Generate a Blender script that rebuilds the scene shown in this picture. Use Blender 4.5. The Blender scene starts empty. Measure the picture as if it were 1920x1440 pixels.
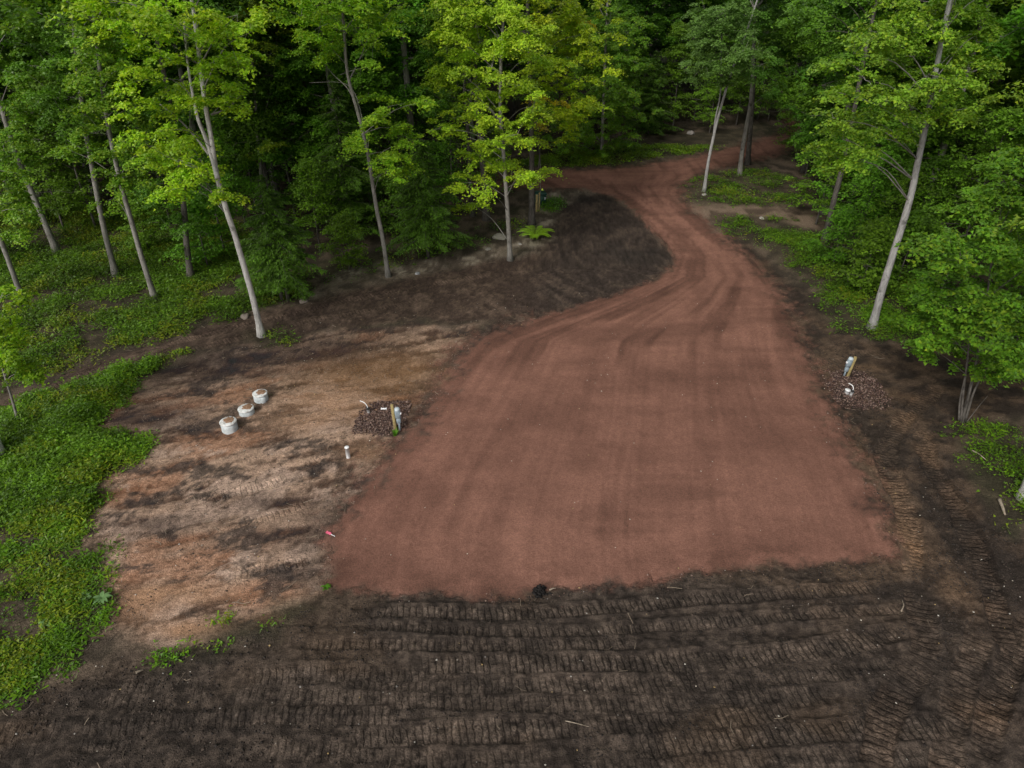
import bpy, math, random
import numpy as np
from mathutils import Vector

sc = bpy.context.scene
# ------------------------------------------------------------------ camera
CAM_H, PITCH, F = 15.0, math.radians(32.6), 1297.0      # F in pixels of a 1920 px wide frame
cam_d = bpy.data.cameras.new("camera")
cam = bpy.data.objects.new("camera", cam_d)
sc.collection.objects.link(cam)
cam.location = (0, 0, CAM_H)
cam.rotation_euler = (math.pi / 2 - PITCH, 0, 0)
cam_d.sensor_width = 36.0
cam_d.lens = 36.0 * F / 1920.0
cam_d.clip_end = 2000.0
sc.camera = cam
# ------------------------------------------------------------------ light: overcast afternoon
SUN_EL, SUN_AZ = math.radians(40), math.radians(212)     # azimuth clockwise from +Y: behind the camera, to its left
world = bpy.data.worlds.new("World")
sc.world = world
world.use_nodes = True
wt = world.node_tree
bg = wt.nodes["Background"]
sky = wt.nodes.new("ShaderNodeTexSky")
sky.sky_type = 'NISHITA'
sky.sun_disc = False
sky.sun_elevation = SUN_EL
sky.sun_rotation = SUN_AZ
sky.air_density = 1.0
sky.dust_density = 4.0
sky.ozone_density = 1.0
hsv = wt.nodes.new("ShaderNodeHueSaturation")            # cloud cover greys the sky
hsv.inputs["Saturation"].default_value = 0.22
wt.links.new(sky.outputs[0], hsv.inputs["Color"])
wt.links.new(hsv.outputs[0], bg.inputs["Color"])
bg.inputs["Strength"].default_value = 0.10
sun_d = bpy.data.lights.new("sun", 'SUN')
sun_d.energy = 1.5
sun_d.angle = math.radians(16)
sun_d.color = (1.0, 0.955, 0.88)
sun = bpy.data.objects.new("sun", sun_d)
sc.collection.objects.link(sun)
to_sun = Vector((math.sin(SUN_AZ) * math.cos(SUN_EL), math.cos(SUN_AZ) * math.cos(SUN_EL), math.sin(SUN_EL)))
sun.rotation_euler = (-to_sun).to_track_quat('-Z', 'Y').to_euler()
sc.view_settings.view_transform = 'Standard'
sc.view_settings.look = 'None'
sc.view_settings.exposure = 0.32
sc.view_settings.gamma = 1.0
sc.view_settings.use_curve_mapping = False
sc.render.engine = 'CYCLES'
sc.cycles.max_bounces = 6
sc.cycles.diffuse_bounces = 3
sc.cycles.glossy_bounces = 2
sc.cycles.transmission_bounces = 3
sc.cycles.use_denoising = True
sc.cycles.use_adaptive_sampling = True
sc.cycles.adaptive_threshold = 0.01

rng = np.random.default_rng(7)
random.seed(7)

# ------------------------------------------------------------------ helpers: photo layout -> metres
CP, SP = math.cos(PITCH), math.sin(PITCH)
def ray(px, py):
    u, v = (px - 960.0) / F, (720.0 - py) / F
    return np.array([u, CP + v * SP, -SP + v * CP])
def G(px, py, z=0.0):
    d = ray(px, py)
    t = (CAM_H - z) / -d[2]
    return np.array([d[0] * t, d[1] * t, z])
def VP(px, py, base, dy=0.0):
    """point on the upright plane through base (facing the clearing), dy metres behind it"""
    d = ray(px, py)
    t = (base[1] + dy) / d[1]
    return np.array([d[0] * t, base[1] + dy, CAM_H + d[2] * t])
def poly(pts):
    return np.array([G(*p)[:2] for p in pts])

# ------------------------------------------------------------------ helpers: noise and distance fields
_perm = np.random.default_rng(3).random((256, 256)).astype(np.float32)
def vnoise(x, y, seed=0):
    x = x + seed * 17.31; y = y + seed * 9.77
    xi = np.floor(x).astype(np.int64); yi = np.floor(y).astype(np.int64)
    fx = (x - xi).astype(np.float32); fy = (y - yi).astype(np.float32)
    fx = fx * fx * (3 - 2 * fx); fy = fy * fy * (3 - 2 * fy)
    a = _perm[xi & 255, yi & 255]; b = _perm[(xi + 1) & 255, yi & 255]
    c = _perm[xi & 255, (yi + 1) & 255]; d = _perm[(xi + 1) & 255, (yi + 1) & 255]
    return (a * (1 - fx) + b * fx) * (1 - fy) + (c * (1 - fx) + d * fx) * fy
def fbm(x, y, scale=1.0, octv=4, seed=0, gain=0.5):
    s = 0; a = 1.0; n = 0; f = scale
    ca, sa = math.cos(0.6), math.sin(0.6)
    for o in range(octv):
        s = s + a * vnoise(x * f, y * f, seed + o * 5); n += a
        a *= gain; f *= 2.03
        x, y = x * ca - y * sa, x * sa + y * ca
    return np.clip((s / n - 0.5) * 1.45 + 0.5, 0, 1)
def sstep(a, b, x):
    t = np.clip((x - a) / (b - a), 0, 1)
    return t * t * (3 - 2 * t)
def sdf(pg, x, y):
    """signed distance to polygon, negative inside"""
    x = x.astype(np.float32); y = y.astype(np.float32)
    d2 = np.full(x.shape, 1e9, np.float32); ins = np.zeros(x.shape, bool)
    n = len(pg)
    for i in range(n):
        ax, ay = pg[i]; bx, by = pg[(i + 1) % n]
        ex, ey = bx - ax, by - ay
        wx, wy = x - ax, y - ay
        t = np.clip((wx * ex + wy * ey) / (ex * ex + ey * ey + 1e-9), 0, 1)
        qx, qy = wx - ex * t, wy - ey * t
        d2 = np.minimum(d2, qx * qx + qy * qy)
        c1 = y >= ay; c2 = y < by; c3 = ex * wy > ey * wx
        ins ^= ((c1 & c2 & c3) | (~c1 & ~c2 & ~c3))
    d = np.sqrt(d2)
    return np.where(ins, -d, d)
def track_uv(pl, x, y):
    """distance across and along a polyline"""
    best = np.full(x.shape, 1e9, np.float32); al = np.zeros(x.shape, np.float32); sd = np.zeros(x.shape, np.float32)
    acc = 0.0
    for i in range(len(pl) - 1):
        ax, ay = pl[i]; bx, by = pl[i + 1]
        ex, ey = bx - ax, by - ay; L = math.hypot(ex, ey)
        wx, wy = x - ax, y - ay
        t = np.clip((wx * ex + wy * ey) / (L * L), 0, 1)
        qx, qy = wx - ex * t, wy - ey * t
        d = np.sqrt(qx * qx + qy * qy)
        m = d < best
        best = np.where(m, d, best); al = np.where(m, acc + t * L, al)
        sd = np.where(m, np.sign(ex * wy - ey * wx) * d, sd)
        acc += L
    return best, al, sd
def smooth_line(pts, n=8):
    """Catmull-Rom through points"""
    p = np.array(pts, float); out = []
    q = np.vstack([2 * p[0] - p[1], p, 2 * p[-1] - p[-2]])
    for i in range(1, len(q) - 2):
        for k in range(n):
            t = k / n
            a, b, c, d = q[i - 1], q[i], q[i + 1], q[i + 2]
            out.append(0.5 * ((2 * b) + (c - a) * t + (2 * a - 5 * b + 4 * c - d) * t * t + (3 * b - a - 3 * c + d) * t ** 3))
    out.append(p[-1])
    return np.array(out)

# ------------------------------------------------------------------ helpers: meshes and objects
def mesh_np(name, verts, quads=None, tris=None, col=None, attrs=None, smooth=False):
    me = bpy.data.meshes.new(name)
    verts = np.asarray(verts, np.float32)
    me.vertices.add(len(verts)); me.vertices.foreach_set("co", verts.ravel())
    parts = []; starts = []; pos = 0
    for f, k in ((quads, 4), (tris, 3)):
        if f is not None and len(f):
            f = np.asarray(f, np.int32)
            parts.append(f.ravel()); starts.append(np.arange(len(f), dtype=np.int32) * k + pos); pos += f.size
    loops = np.concatenate(parts); st = np.concatenate(starts)
    me.loops.add(len(loops)); me.loops.foreach_set("vertex_index", loops)
    me.polygons.add(len(st)); me.polygons.foreach_set("loop_start", st)
    me.update(calc_edges=True)
    if col is not None:
        a = me.attributes.new("Col", 'FLOAT_COLOR', 'POINT')
        c = np.ones((len(verts), 4), np.float32); c[:, :3] = col
        a.data.foreach_set("color", c.ravel())
    for k, v in (attrs or {}).items():
        a = me.attributes.new(k, 'FLOAT', 'POINT'); a.data.foreach_set("value", np.asarray(v, np.float32))
    if smooth:
        me.polygons.foreach_set("use_smooth", np.ones(len(st), bool))
    return me
def link(name, me, mat=None, parent=None, loc=None):
    o = bpy.data.objects.new(name, me)
    sc.collection.objects.link(o)
    if mat is not None and me is not None:
        me.materials.clear(); me.materials.append(mat)
    if parent is not None: o.parent = parent
    if loc is not None: o.location = loc
    return o
def tag(o, label, cat, group=None, kind=None):
    o["label"] = label
    if cat: o["category"] = cat
    if group: o["group"] = group
    if kind: o["kind"] = kind
    return o
def thing(name, label, cat, loc, group=None, rz=0.0):
    o = link(name, None, loc=loc); o.rotation_euler = (0, 0, rz)
    o.empty_display_size = 0.2
    return tag(o, label, cat, group)
class MB:
    """gathers shapes into one mesh"""
    def __init__(s): s.v = []; s.q = []; s.t = []; s.c = []; s.n = 0
    def add(s, v, q=None, t=None, c=(1, 1, 1)):
        v = np.asarray(v, float).reshape(-1, 3)
        if q is not None and len(q): s.q.append(np.asarray(q, int) + s.n)
        if t is not None and len(t): s.t.append(np.asarray(t, int) + s.n)
        s.v.append(v); s.c.append(np.broadcast_to(np.asarray(c, float), (len(v), 3))); s.n += len(v)
    def tube(s, path, rad, sides=8, cap=True, c=(1, 1, 1), rough=0.0):
        path = np.asarray(path, float); n = len(path)
        rad = np.broadcast_to(np.asarray(rad, float), (n,))
        tg = np.gradient(path, axis=0); tg /= np.linalg.norm(tg, axis=1)[:, None] + 1e-9
        ref = np.array([1.0, 0, 0]) if abs(tg[0][0]) < 0.8 else np.array([0, 1.0, 0])
        a = np.cross(tg, ref); a /= np.linalg.norm(a, axis=1)[:, None] + 1e-9
        b = np.cross(tg, a)
        th = np.arange(sides) / sides * 2 * math.pi
        rr = rad[:, None] * (1 + rough * (np.random.default_rng(n).random((n, sides)) - 0.5))
        v = path[:, None, :] + rr[:, :, None] * (np.cos(th)[None, :, None] * a[:, None, :] + np.sin(th)[None, :, None] * b[:, None, :])
        i = np.arange(n - 1)[:, None] * sides; j = np.arange(sides)[None, :]; j2 = (j + 1) % sides
        q = np.stack([i + j, i + j2, i + sides + j2, i + sides + j], -1).reshape(-1, 4)
        v = v.reshape(-1, 3); t = []
        if cap:
            v = np.vstack([v, path[0], path[-1]]); m = n * sides
            for k in range(sides):
                t.append((m, (k + 1) % sides, k)); t.append((m + 1, m - sides + k, m - sides + (k + 1) % sides))
        s.add(v, q, t, c)
    def lathe(s, prof, sides=24, org=(0, 0, 0), c=(1, 1, 1)):
        th = np.arange(sides) / sides * 2 * math.pi
        v = np.array([[r * math.cos(x) + org[0], r * math.sin(x) + org[1], z + org[2]] for r, z in prof for x in th])
        q = []; n = len(prof)
        for i in range(n - 1):
            for j in range(sides):
                k = (j + 1) % sides
                q.append((i * sides + j, i * sides + k, (i + 1) * sides + k, (i + 1) * sides + j))
        s.add(v, q, None, c)
    def box(s, cx, cy, z0, w, d, h, bev=0.01, c=(1, 1, 1)):
        b = min(bev, w / 3, d / 3, h / 3); v = []
        for z, ins in ((0, b), (b, 0), (h - b, 0), (h, b)):
            x, y = w / 2 - ins, d / 2 - ins; e = b
            for px, py in ((x - e, -y), (x, -y + e), (x, y - e), (x - e, y), (-x + e, y), (-x, y - e), (-x, -y + e), (-x + e, -y)):
                v.append((cx + px, cy + py, z0 + z))
        q = []
        for i in range(3):
            for j in range(8):
                k = (j + 1) % 8
                q.append((i * 8 + j, i * 8 + k, i * 8 + 8 + k, i * 8 + 8 + j))
        t = []
        for k in range(1, 7): t.append((0, k + 1, k)); t.append((24, 24 + k, 24 + k + 1))
        s.add(v, q, t, c)
    def mesh(s, name, smooth=False, withcol=True):
        return mesh_np(name, np.vstack(s.v), np.vstack(s.q) if s.q else None, np.vstack(s.t) if s.t else None,
                       np.vstack(s.c) if withcol else None, smooth=smooth)
    def build(s, name, mat, parent=None, loc=None, smooth=False):
        return link(name, s.mesh(name, smooth), mat, parent, loc)

# ------------------------------------------------------------------ materials
def new_mat(name):
    m = bpy.data.materials.new(name); m.use_nodes = True
    nt = m.node_tree; nt.nodes.clear()
    out = nt.nodes.new("ShaderNodeOutputMaterial")
    return m, nt, out
def N(nt, t, **kw):
    n = nt.nodes.new(t)
    for k, v in kw.items():
        if k in n.inputs: n.inputs[k].default_value = v
        else: setattr(n, k, v)
    return n
def math_n(nt, op, a, b=None, clamp=False):
    n = nt.nodes.new("ShaderNodeMath"); n.operation = op; n.use_clamp = clamp
    for i, x in enumerate((a, b)):
        if x is None: continue
        if isinstance(x, (int, float)): n.inputs[i].default_value = x
        else: nt.links.new(x, n.inputs[i])
    return n.outputs[0]
def mixc(nt, fac, a, b, mode='MIX'):
    n = nt.nodes.new("ShaderNodeMix"); n.data_type = 'RGBA'; n.blend_type = mode
    for s, x in ((n.inputs[0], fac), (n.inputs[6], a), (n.inputs[7], b)):
        if isinstance(x, (int, float)): s.default_value = x
        elif isinstance(x, tuple): s.default_value = (*x, 1)
        else: nt.links.new(x, s)
    return n.outputs[2]
def remap(nt, x, a, b, c, d):
    n = nt.nodes.new("ShaderNodeMapRange"); nt.links.new(x, n.inputs[0])
    for i, v in enumerate((a, b, c, d)): n.inputs[i + 1].default_value = v
    return n.outputs[0]

def soil_material(name, stones=0.5, tracks=False, bump=0.6, mid=0.2, fine=0.28, drag=0.0, mids=13.0):
    m, nt, out = new_mat(name)
    L = nt.links
    col = N(nt, "ShaderNodeAttribute", attribute_name="Col").outputs["Color"]
    geo = N(nt, "ShaderNodeNewGeometry").outputs["Position"]
    n1 = N(nt, "ShaderNodeTexNoise", Scale=mids, Detail=6.0, Roughness=0.72); L.new(geo, n1.inputs["Vector"])
    n2 = N(nt, "ShaderNodeTexNoise", Scale=42.0, Detail=5.0, Roughness=0.75); L.new(geo, n2.inputs["Vector"])
    vo = N(nt, "ShaderNodeTexVoronoi", Scale=30.0); L.new(geo, vo.inputs["Vector"])
    f1 = remap(nt, n1.outputs[0], 0.3, 0.7, 1 - mid, 1 + mid)
    f2 = remap(nt, n2.outputs[0], 0.3, 0.7, 1 - fine, 1 + fine)
    vsep = N(nt, "ShaderNodeSeparateColor"); L.new(vo.outputs["Color"], vsep.inputs[0])
    f3 = remap(nt, vsep.outputs[0], 0.0, 1.0, 1.0 - 0.38 * stones, 1.0 + 0.42 * stones)
    mp = N(nt, "ShaderNodeMapping"); mp.inputs["Rotation"].default_value = (0, 0, -0.33); mp.inputs["Scale"].default_value = (1.0, 2.6, 1.0); L.new(geo, mp.inputs[0])
    n4 = N(nt, "ShaderNodeTexNoise", Scale=7.5, Detail=8.0, Roughness=0.78); L.new(mp.outputs[0], n4.inputs["Vector"])
    f4 = remap(nt, n4.outputs[0], 0.32, 0.68, 1 - drag, 1 + drag)
    f = math_n(nt, 'MULTIPLY', math_n(nt, 'MULTIPLY', math_n(nt, 'MULTIPLY', f1, f2), f3), f4)
    h = math_n(nt, 'ADD', math_n(nt, 'MULTIPLY', n2.outputs[0], 0.5),
               math_n(nt, 'ADD', math_n(nt, 'MULTIPLY', vo.outputs["Distance"], -0.5 * stones), math_n(nt, 'MULTIPLY', n1.outputs[0], 0.9)))
    if tracks:
        tu = N(nt, "ShaderNodeAttribute", attribute_name="tu").outputs["Fac"]
        tm = N(nt, "ShaderNodeAttribute", attribute_name="tm").outputs["Fac"]
        n3 = N(nt, "ShaderNodeTexNoise", Scale=5.0, Detail=3.0); L.new(geo, n3.inputs["Vector"])
        tuw = math_n(nt, 'ADD', tu, remap(nt, n3.outputs[0], 0, 1, -0.07, 0.07))
        n7 = N(nt, "ShaderNodeTexNoise", Scale=1.7, Detail=5.0, Roughness=0.65); L.new(geo, n7.inputs["Vector"])
        smear = remap(nt, n7.outputs[0], 0.33, 0.50, 0.30, 1.0)
        ph = math_n(nt, 'FRACT', math_n(nt, 'DIVIDE', tuw, 0.165))
        tri = math_n(nt, 'ABSOLUTE', math_n(nt, 'SUBTRACT', ph, 0.5))           # 0 in the middle of a pad print, 0.5 at the grouser slot
        padm = remap(nt, tri, 0.31, 0.44, 1.0, 0.0)
        nb = remap(nt, n1.outputs[0], 0.36, 0.60, 0.25, 1.0)
        amt = math_n(nt, 'MULTIPLY', math_n(nt, 'MULTIPLY', tm, nb), smear)
        tf = math_n(nt, 'ADD', 1.0, math_n(nt, 'MULTIPLY', amt, remap(nt, padm, 0, 1, -0.52, 1.6)))
        f = math_n(nt, 'MULTIPLY', f, tf)
        h = math_n(nt, 'ADD', h, math_n(nt, 'MULTIPLY', math_n(nt, 'MULTIPLY', amt, padm), 1.4))
    c = mixc(nt, 1.0, col, (1, 1, 1), 'MULTIPLY')
    vm = N(nt, "ShaderNodeVectorMath", operation='SCALE'); L.new(c, vm.inputs[0]); L.new(f, vm.inputs["Scale"])
    bp = N(nt, "ShaderNodeBump", Strength=bump, Distance=0.045); L.new(h, bp.inputs["Height"])
    b = N(nt, "ShaderNodeBsdfPrincipled", Roughness=0.95); b.inputs["Specular IOR Level"].default_value = 0.15
    L.new(vm.outputs[0], b.inputs["Base Color"]); L.new(bp.outputs[0], b.inputs["Normal"])
    L.new(b.outputs[0], out.inputs[0])
    return m
def leaf_material(name, trans=0.42, gain=(2.0, 2.1, 1.3)):
    m, nt, out = new_mat(name); L = nt.links
    col = N(nt, "ShaderNodeAttribute", attribute_name="Col").outputs["Color"]
    oc = N(nt, "ShaderNodeObjectInfo").outputs["Color"]
    c = mixc(nt, 1.0, col, oc, 'MULTIPLY')
    c = mixc(nt, 1.0, c, gain, 'MULTIPLY')
    d = N(nt, "ShaderNodeBsdfDiffuse"); t = N(nt, "ShaderNodeBsdfTranslucent"); g = N(nt, "ShaderNodeBsdfGlossy", Roughness=0.45)
    L.new(c, d.inputs["Color"])
    tc = mixc(nt, 1.0, c, (1.1, 1.2, 0.5), 'MULTIPLY'); L.new(tc, t.inputs["Color"])
    m1 = N(nt, "ShaderNodeMixShader", Fac=trans); L.new(d.outputs[0], m1.inputs[1]); L.new(t.outputs[0], m1.inputs[2])
    fr = N(nt, "ShaderNodeFresnel", IOR=1.35)
    m2 = N(nt, "ShaderNodeMixShader"); L.new(math_n(nt, 'MULTIPLY', fr.outputs[0], 0.10), m2.inputs[0]); L.new(m1.outputs[0], m2.inputs[1]); L.new(g.outputs[0], m2.inputs[2])
    L.new(m2.outputs[0], out.inputs[0])
    return m
def bark_material(name, c1, c2, scale=6.0):
    m, nt, out = new_mat(name); L = nt.links
    co = N(nt, "ShaderNodeTexCoord").outputs["Object"]
    mp = N(nt, "ShaderNodeMapping"); mp.inputs["Scale"].default_value = (1, 1, 0.22); L.new(co, mp.inputs[0])
    n1 = N(nt, "ShaderNodeTexNoise", Scale=scale * 2.2, Detail=6.0, Roughness=0.7); L.new(mp.outputs[0], n1.inputs["Vector"])
    n2 = N(nt, "ShaderNodeTexNoise", Scale=1.3, Detail=4.0); L.new(co, n2.inputs["Vector"])
    f = math_n(nt, 'ADD', math_n(nt, 'MULTIPLY', n1.outputs[0], 0.6), math_n(nt, 'MULTIPLY', n2.outputs[0], 0.4))
    c = mixc(nt, remap(nt, f, 0.38, 0.62, 0, 1), c1, c2)
    n5 = N(nt, "ShaderNodeTexNoise", Scale=3.1, Detail=5.0, Roughness=0.7); L.new(co, n5.inputs["Vector"])
    c = mixc(nt, remap(nt, n5.outputs[0], 0.56, 0.66, 0, 0.7), c, tuple(0.45 * q for q in c1))
    n6 = N(nt, "ShaderNodeTexNoise", Scale=2.2, Detail=6.0, Roughness=0.75); L.new(mp.outputs[0], n6.inputs["Vector"])
    c = mixc(nt, remap(nt, n6.outputs[0], 0.58, 0.68, 0, 0.55), c, (0.085, 0.10, 0.05))
    b = N(nt, "ShaderNodeBsdfPrincipled", Roughness=0.9); b.inputs["Specular IOR Level"].default_value = 0.2
    bp = N(nt, "ShaderNodeBump", Strength=0.7, Distance=0.03); L.new(n1.outputs[0], bp.inputs["Height"])
    L.new(c, b.inputs["Base Color"]); L.new(bp.outputs[0], b.inputs["Normal"]); L.new(b.outputs[0], out.inputs[0])
    return m
def plain_material(name, c1, c2, scale=12.0, rough=0.6, spec=0.4, metal=0.0, usecol=False, lo=0.4, hi=0.65):
    m, nt, out = new_mat(name); L = nt.links
    co = N(nt, "ShaderNodeTexCoord").outputs["Object"]
    n1 = N(nt, "ShaderNodeTexNoise", Scale=scale, Detail=5.0, Roughness=0.65); L.new(co, n1.inputs["Vector"])
    c = mixc(nt, remap(nt, n1.outputs[0], lo, hi, 0, 1), c1, c2)
    if usecol:
        c = mixc(nt, 1.0, c, N(nt, "ShaderNodeAttribute", attribute_name="Col").outputs["Color"], 'MULTIPLY')
    b = N(nt, "ShaderNodeBsdfPrincipled", Roughness=rough, Metallic=metal); b.inputs["Specular IOR Level"].default_value = spec
    L.new(c, b.inputs["Base Color"]); L.new(b.outputs[0], out.inputs[0])
    return m
M_ground = soil_material("soil", 0.4, True, 1.0, 0.26, 0.46, 0.40)
M_gravel = soil_material("red_gravel", 0.4, False, 0.5, 0.07, 0.24, 0.12, 22.0)
M_leaf = leaf_material("leaf")
M_herb = leaf_material("herb_leaf", 0.35, (1.5, 1.6, 1.2))
M_bark_pale = bark_material("bark_pale", (0.30, 0.285, 0.26), (0.66, 0.64, 0.61))
M_bark_smooth = bark_material("bark_smooth", (0.20, 0.195, 0.185), (0.42, 0.41, 0.40))
M_bark_grey = bark_material("bark_grey", (0.13, 0.12, 0.105), (0.30, 0.285, 0.26))
M_bark_dark = bark_material("bark_dark", (0.055, 0.048, 0.042), (0.15, 0.135, 0.12))
M_stone = plain_material("stone", (0.75, 0.75, 0.75), (1.15, 1.15, 1.15), 25, 0.9, 0.2, usecol=True)
M_pvc = plain_material("white_plastic", (0.80, 0.81, 0.82), (0.86, 0.87, 0.88), 4, 0.4, 0.5)
M_box = plain_material("grey_blue_metal", (0.20, 0.25, 0.29), (0.27, 0.33, 0.37), 8, 0.5, 0.5)
M_boxcap = plain_material("pale_metal", (0.42, 0.49, 0.53), (0.55, 0.62, 0.66), 8, 0.5, 0.5)
M_wood = plain_material("treated_timber", (0.26, 0.20, 0.085), (0.40, 0.32, 0.15), 9, 0.8, 0.2)
M_conc = plain_material("pale_riser", (0.42, 0.46, 0.47), (0.60, 0.64, 0.65), 7, 0.75, 0.3)
M_lid = plain_material("white_lid", (0.38, 0.36, 0.33), (0.74, 0.75, 0.74), 6, 0.7, 0.3, lo=0.35, hi=0.55)
M_dirtcap = plain_material("soil_on_lid", (0.20, 0.11, 0.06), (0.36, 0.24, 0.17), 14, 0.95, 0.1)
M_green = plain_material("dark_green_enamel", (0.012, 0.045, 0.032), (0.02, 0.07, 0.05), 5, 0.45, 0.4)
M_black = plain_material("black_rubber", (0.012, 0.012, 0.013), (0.03, 0.03, 0.03), 9, 0.6, 0.3)
M_pink = plain_material("pink_tape", (0.75, 0.10, 0.20), (0.85, 0.20, 0.30), 9, 0.7, 0.2)
M_stick = bark_material("dead_wood", (0.22, 0.17, 0.12), (0.42, 0.36, 0.29))

# ------------------------------------------------------------------ the layout of the clearing
RED = [(612, 1012), (616, 1098), (700, 1108), (800, 1116), (900, 1122), (1010, 1108), (1110, 1102), (1200, 1096), (1300, 1074), (1440, 1058),
       (1560, 1052), (1692, 1045), (1660, 985), (1632, 920), (1604, 860), (1572, 790), (1535, 720), (1508, 655), (1484, 590), (1462, 545), (1415, 492), (1355, 440),
       (1305, 402), (1276, 372), (1280, 346), (1330, 322), (1400, 303), (1450, 293), (1500, 272), (1520, 245), (1500, 216), (1470, 206), (1462, 212), (1480, 232), (1470, 250),
       (1438, 257), (1380, 274), (1300, 294), (1200, 311), (1100, 317), (1010, 321), (900, 327), (790, 333), (640, 340), (640, 362), (800, 360), (900, 358), (1000, 353),
       (1080, 352), (1148, 366), (1186, 395), (1232, 440), (1266, 480), (1262, 502), (1228, 526), (1168, 550), (1080, 576), (1000, 600), (932, 621), (884, 640),
       (858, 660), (846, 692), (822, 722), (792, 772), (745, 820), (700, 882), (660, 932), (625, 985)]
DARKMOUND = [(1040, 395), (1080, 362), (1140, 366), (1186, 396), (1232, 440), (1266, 480), (1262, 502), (1200, 540), (1100, 570), (980, 600), (900, 600), (950, 540), (1010, 480), (1030, 430)]
LEFTTRACK = [(-300, 890), (-300, 850), (0, 750), (155, 690), (311, 636), (430, 600), (560, 570), (700, 535), (850, 505), (960, 485), (1040, 440), (1100, 480), (1050, 560), (940, 610), (760, 600), (620, 615), (500, 635), (420, 650), (355, 656), (249, 686), (60, 748), (0, 778)]
FOREDARK = [(-400, 1500), (-400, 1420), (0, 1330), (120, 1275), (300, 1225), (480, 1180), (600, 1130), (700, 1112), (900, 1125), (1010, 1108), (1200, 1096), (1300, 1074),
            (1440, 1058), (1692, 1045), (1660, 985), (1632, 920), (1580, 800), (1530, 700), (1490, 600), (1462, 540), (1500, 540), (1545, 600), (1620, 640), (1760, 650), (1960, 640), (2100, 640), (2100, 760), (1960, 770), (1800, 790),
            (1825, 870), (1862, 955), (1900, 1010), (2100, 1050), (2400, 1600), (960, 1800)]
TAN = [(160, 800), (200, 745), (300, 690), (420, 655), (520, 640), (640, 615), (780, 610), (900, 620), (870, 655), (845, 695), (800, 765), (745, 825), (700, 885), (640, 960), (615, 1010), (618, 1100),
       (540, 1120), (480, 1150), (390, 1170), (280, 1205), (200, 1180), (205, 1130), (200, 1060), (150, 1010), (185, 965), (205, 900), (268, 855), (270, 830), (160, 815)]
RED, DARKMOUND, LEFTTRACK, FOREDARK, TAN = [poly(p) for p in (RED, DARKMOUND, LEFTTRACK, FOREDARK, TAN)]
# plant cover: polygon, plants per m2, height, leaf colour scale
COVER = [
    ("L1", [(-400, 890), (-100, 815), (0, 780), (60, 752), (150, 720), (249, 688), (335, 658), (318, 680), (290, 700), (215, 745), (165, 795), (160, 812), (215, 815), (275, 826), (268, 855), (205, 900), (185, 962), (130, 1012), (-400, 1040)], 1.0, 0.32, (1.0, 1.0, 1.0)),
    ("L2", [(-400, 1040), (100, 1015), (196, 1055), (208, 1130), (190, 1190), (150, 1240), (60, 1290), (0, 1325), (-400, 1420)], 0.50, 0.15, (0.85, 0.90, 0.9)),
    ("L3", [(-500, 830), (0, 745), (80, 715), (155, 686), (311, 632), (444, 594), (560, 562), (590, 510), (520, 470), (420, 400), (0, 380), (-700, 500)], 0.72, 0.26, (0.78, 0.78, 0.8)),
    ("L5", [(455, 622), (480, 612), (540, 612), (570, 625), (540, 645), (480, 648)], 0.8, 0.25, (1.0, 1.0, 1.0)),
    ("R1", [(1540, 585), (1560, 530), (1620, 505), (1740, 530), (1790, 600), (1740, 640), (1640, 632), (1575, 618)], 0.9, 0.35, (0.95, 1.0, 0.9)),
    ("R2", [(1440, 470), (1470, 440), (1560, 470), (1640, 520), (1560, 560), (1500, 520)], 0.6, 0.3, (0.9, 0.9, 0.9)),
    ("R3", [(1278, 372), (1285, 345), (1330, 325), (1420, 318), (1500, 340), (1530, 375), (1480, 385), (1380, 385), (1310, 388)], 0.55, 0.22, (0.85, 0.85, 0.9)),
    ("R3b", [(1335, 420), (1380, 405), (1470, 412), (1540, 440), (1550, 480), (1500, 478), (1430, 462), (1370, 440)], 0.6, 0.25, (0.9, 0.92, 0.9)),
    ("R4", [(1785, 800), (1800, 795), (1960, 790), (2200, 800), (2200, 1000), (1960, 985), (1900, 995), (1865, 965), (1835, 890)], 0.6, 0.28, (0.95, 0.95, 0.8)),
    ("B1", [(880, 322), (1000, 315), (1150, 305), (1300, 286), (1440, 250), (1400, 238), (1250, 255), (1100, 275), (960, 300), (860, 312)], 0.95, 0.2, (1.15, 1.05, 0.9)),
    ("M1", [(560, 545), (640, 520), (720, 505), (800, 492), (880, 470), (950, 440), (1010, 425), (1000, 395), (900, 420), (780, 470), (640, 500)], 0.18, 0.2, (0.9, 0.95, 0.9)),
    ("M2", [(1015, 395), (1020, 378), (1050, 368), (1060, 382), (1040, 398)], 0.8, 0.25, (0.8, 0.95, 0.9)),
    ("F1", [(265, 1225), (300, 1205), (345, 1190), (440, 1190), (450, 1215), (390, 1235), (300, 1245)], 0.40, 0.16, (0.9, 1.0, 0.9)),
    ("F2", [(375, 1165), (400, 1152), (440, 1148), (445, 1158), (400, 1170)], 0.7, 0.16, (0.95, 1.0, 0.9)),
    ("F3", [(478, 1185), (485, 1168), (515, 1158), (522, 1172), (495, 1192)], 0.7, 0.16, (0.95, 1.0, 0.9)),
    ("F4", [(510, 1125), (520, 1108), (545, 1102), (550, 1112), (530, 1125)], 0.5, 0.14, (0.95, 1.0, 0.9)),
    ("F5", [(210, 1200), (230, 1180), (260, 1175), (260, 1190), (225, 1210)], 0.45, 0.14, (0.95, 0.95, 0.8)),
]
COVER = [(n, poly(p), d, h, c) for n, p, d, h, c in COVER]

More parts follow.
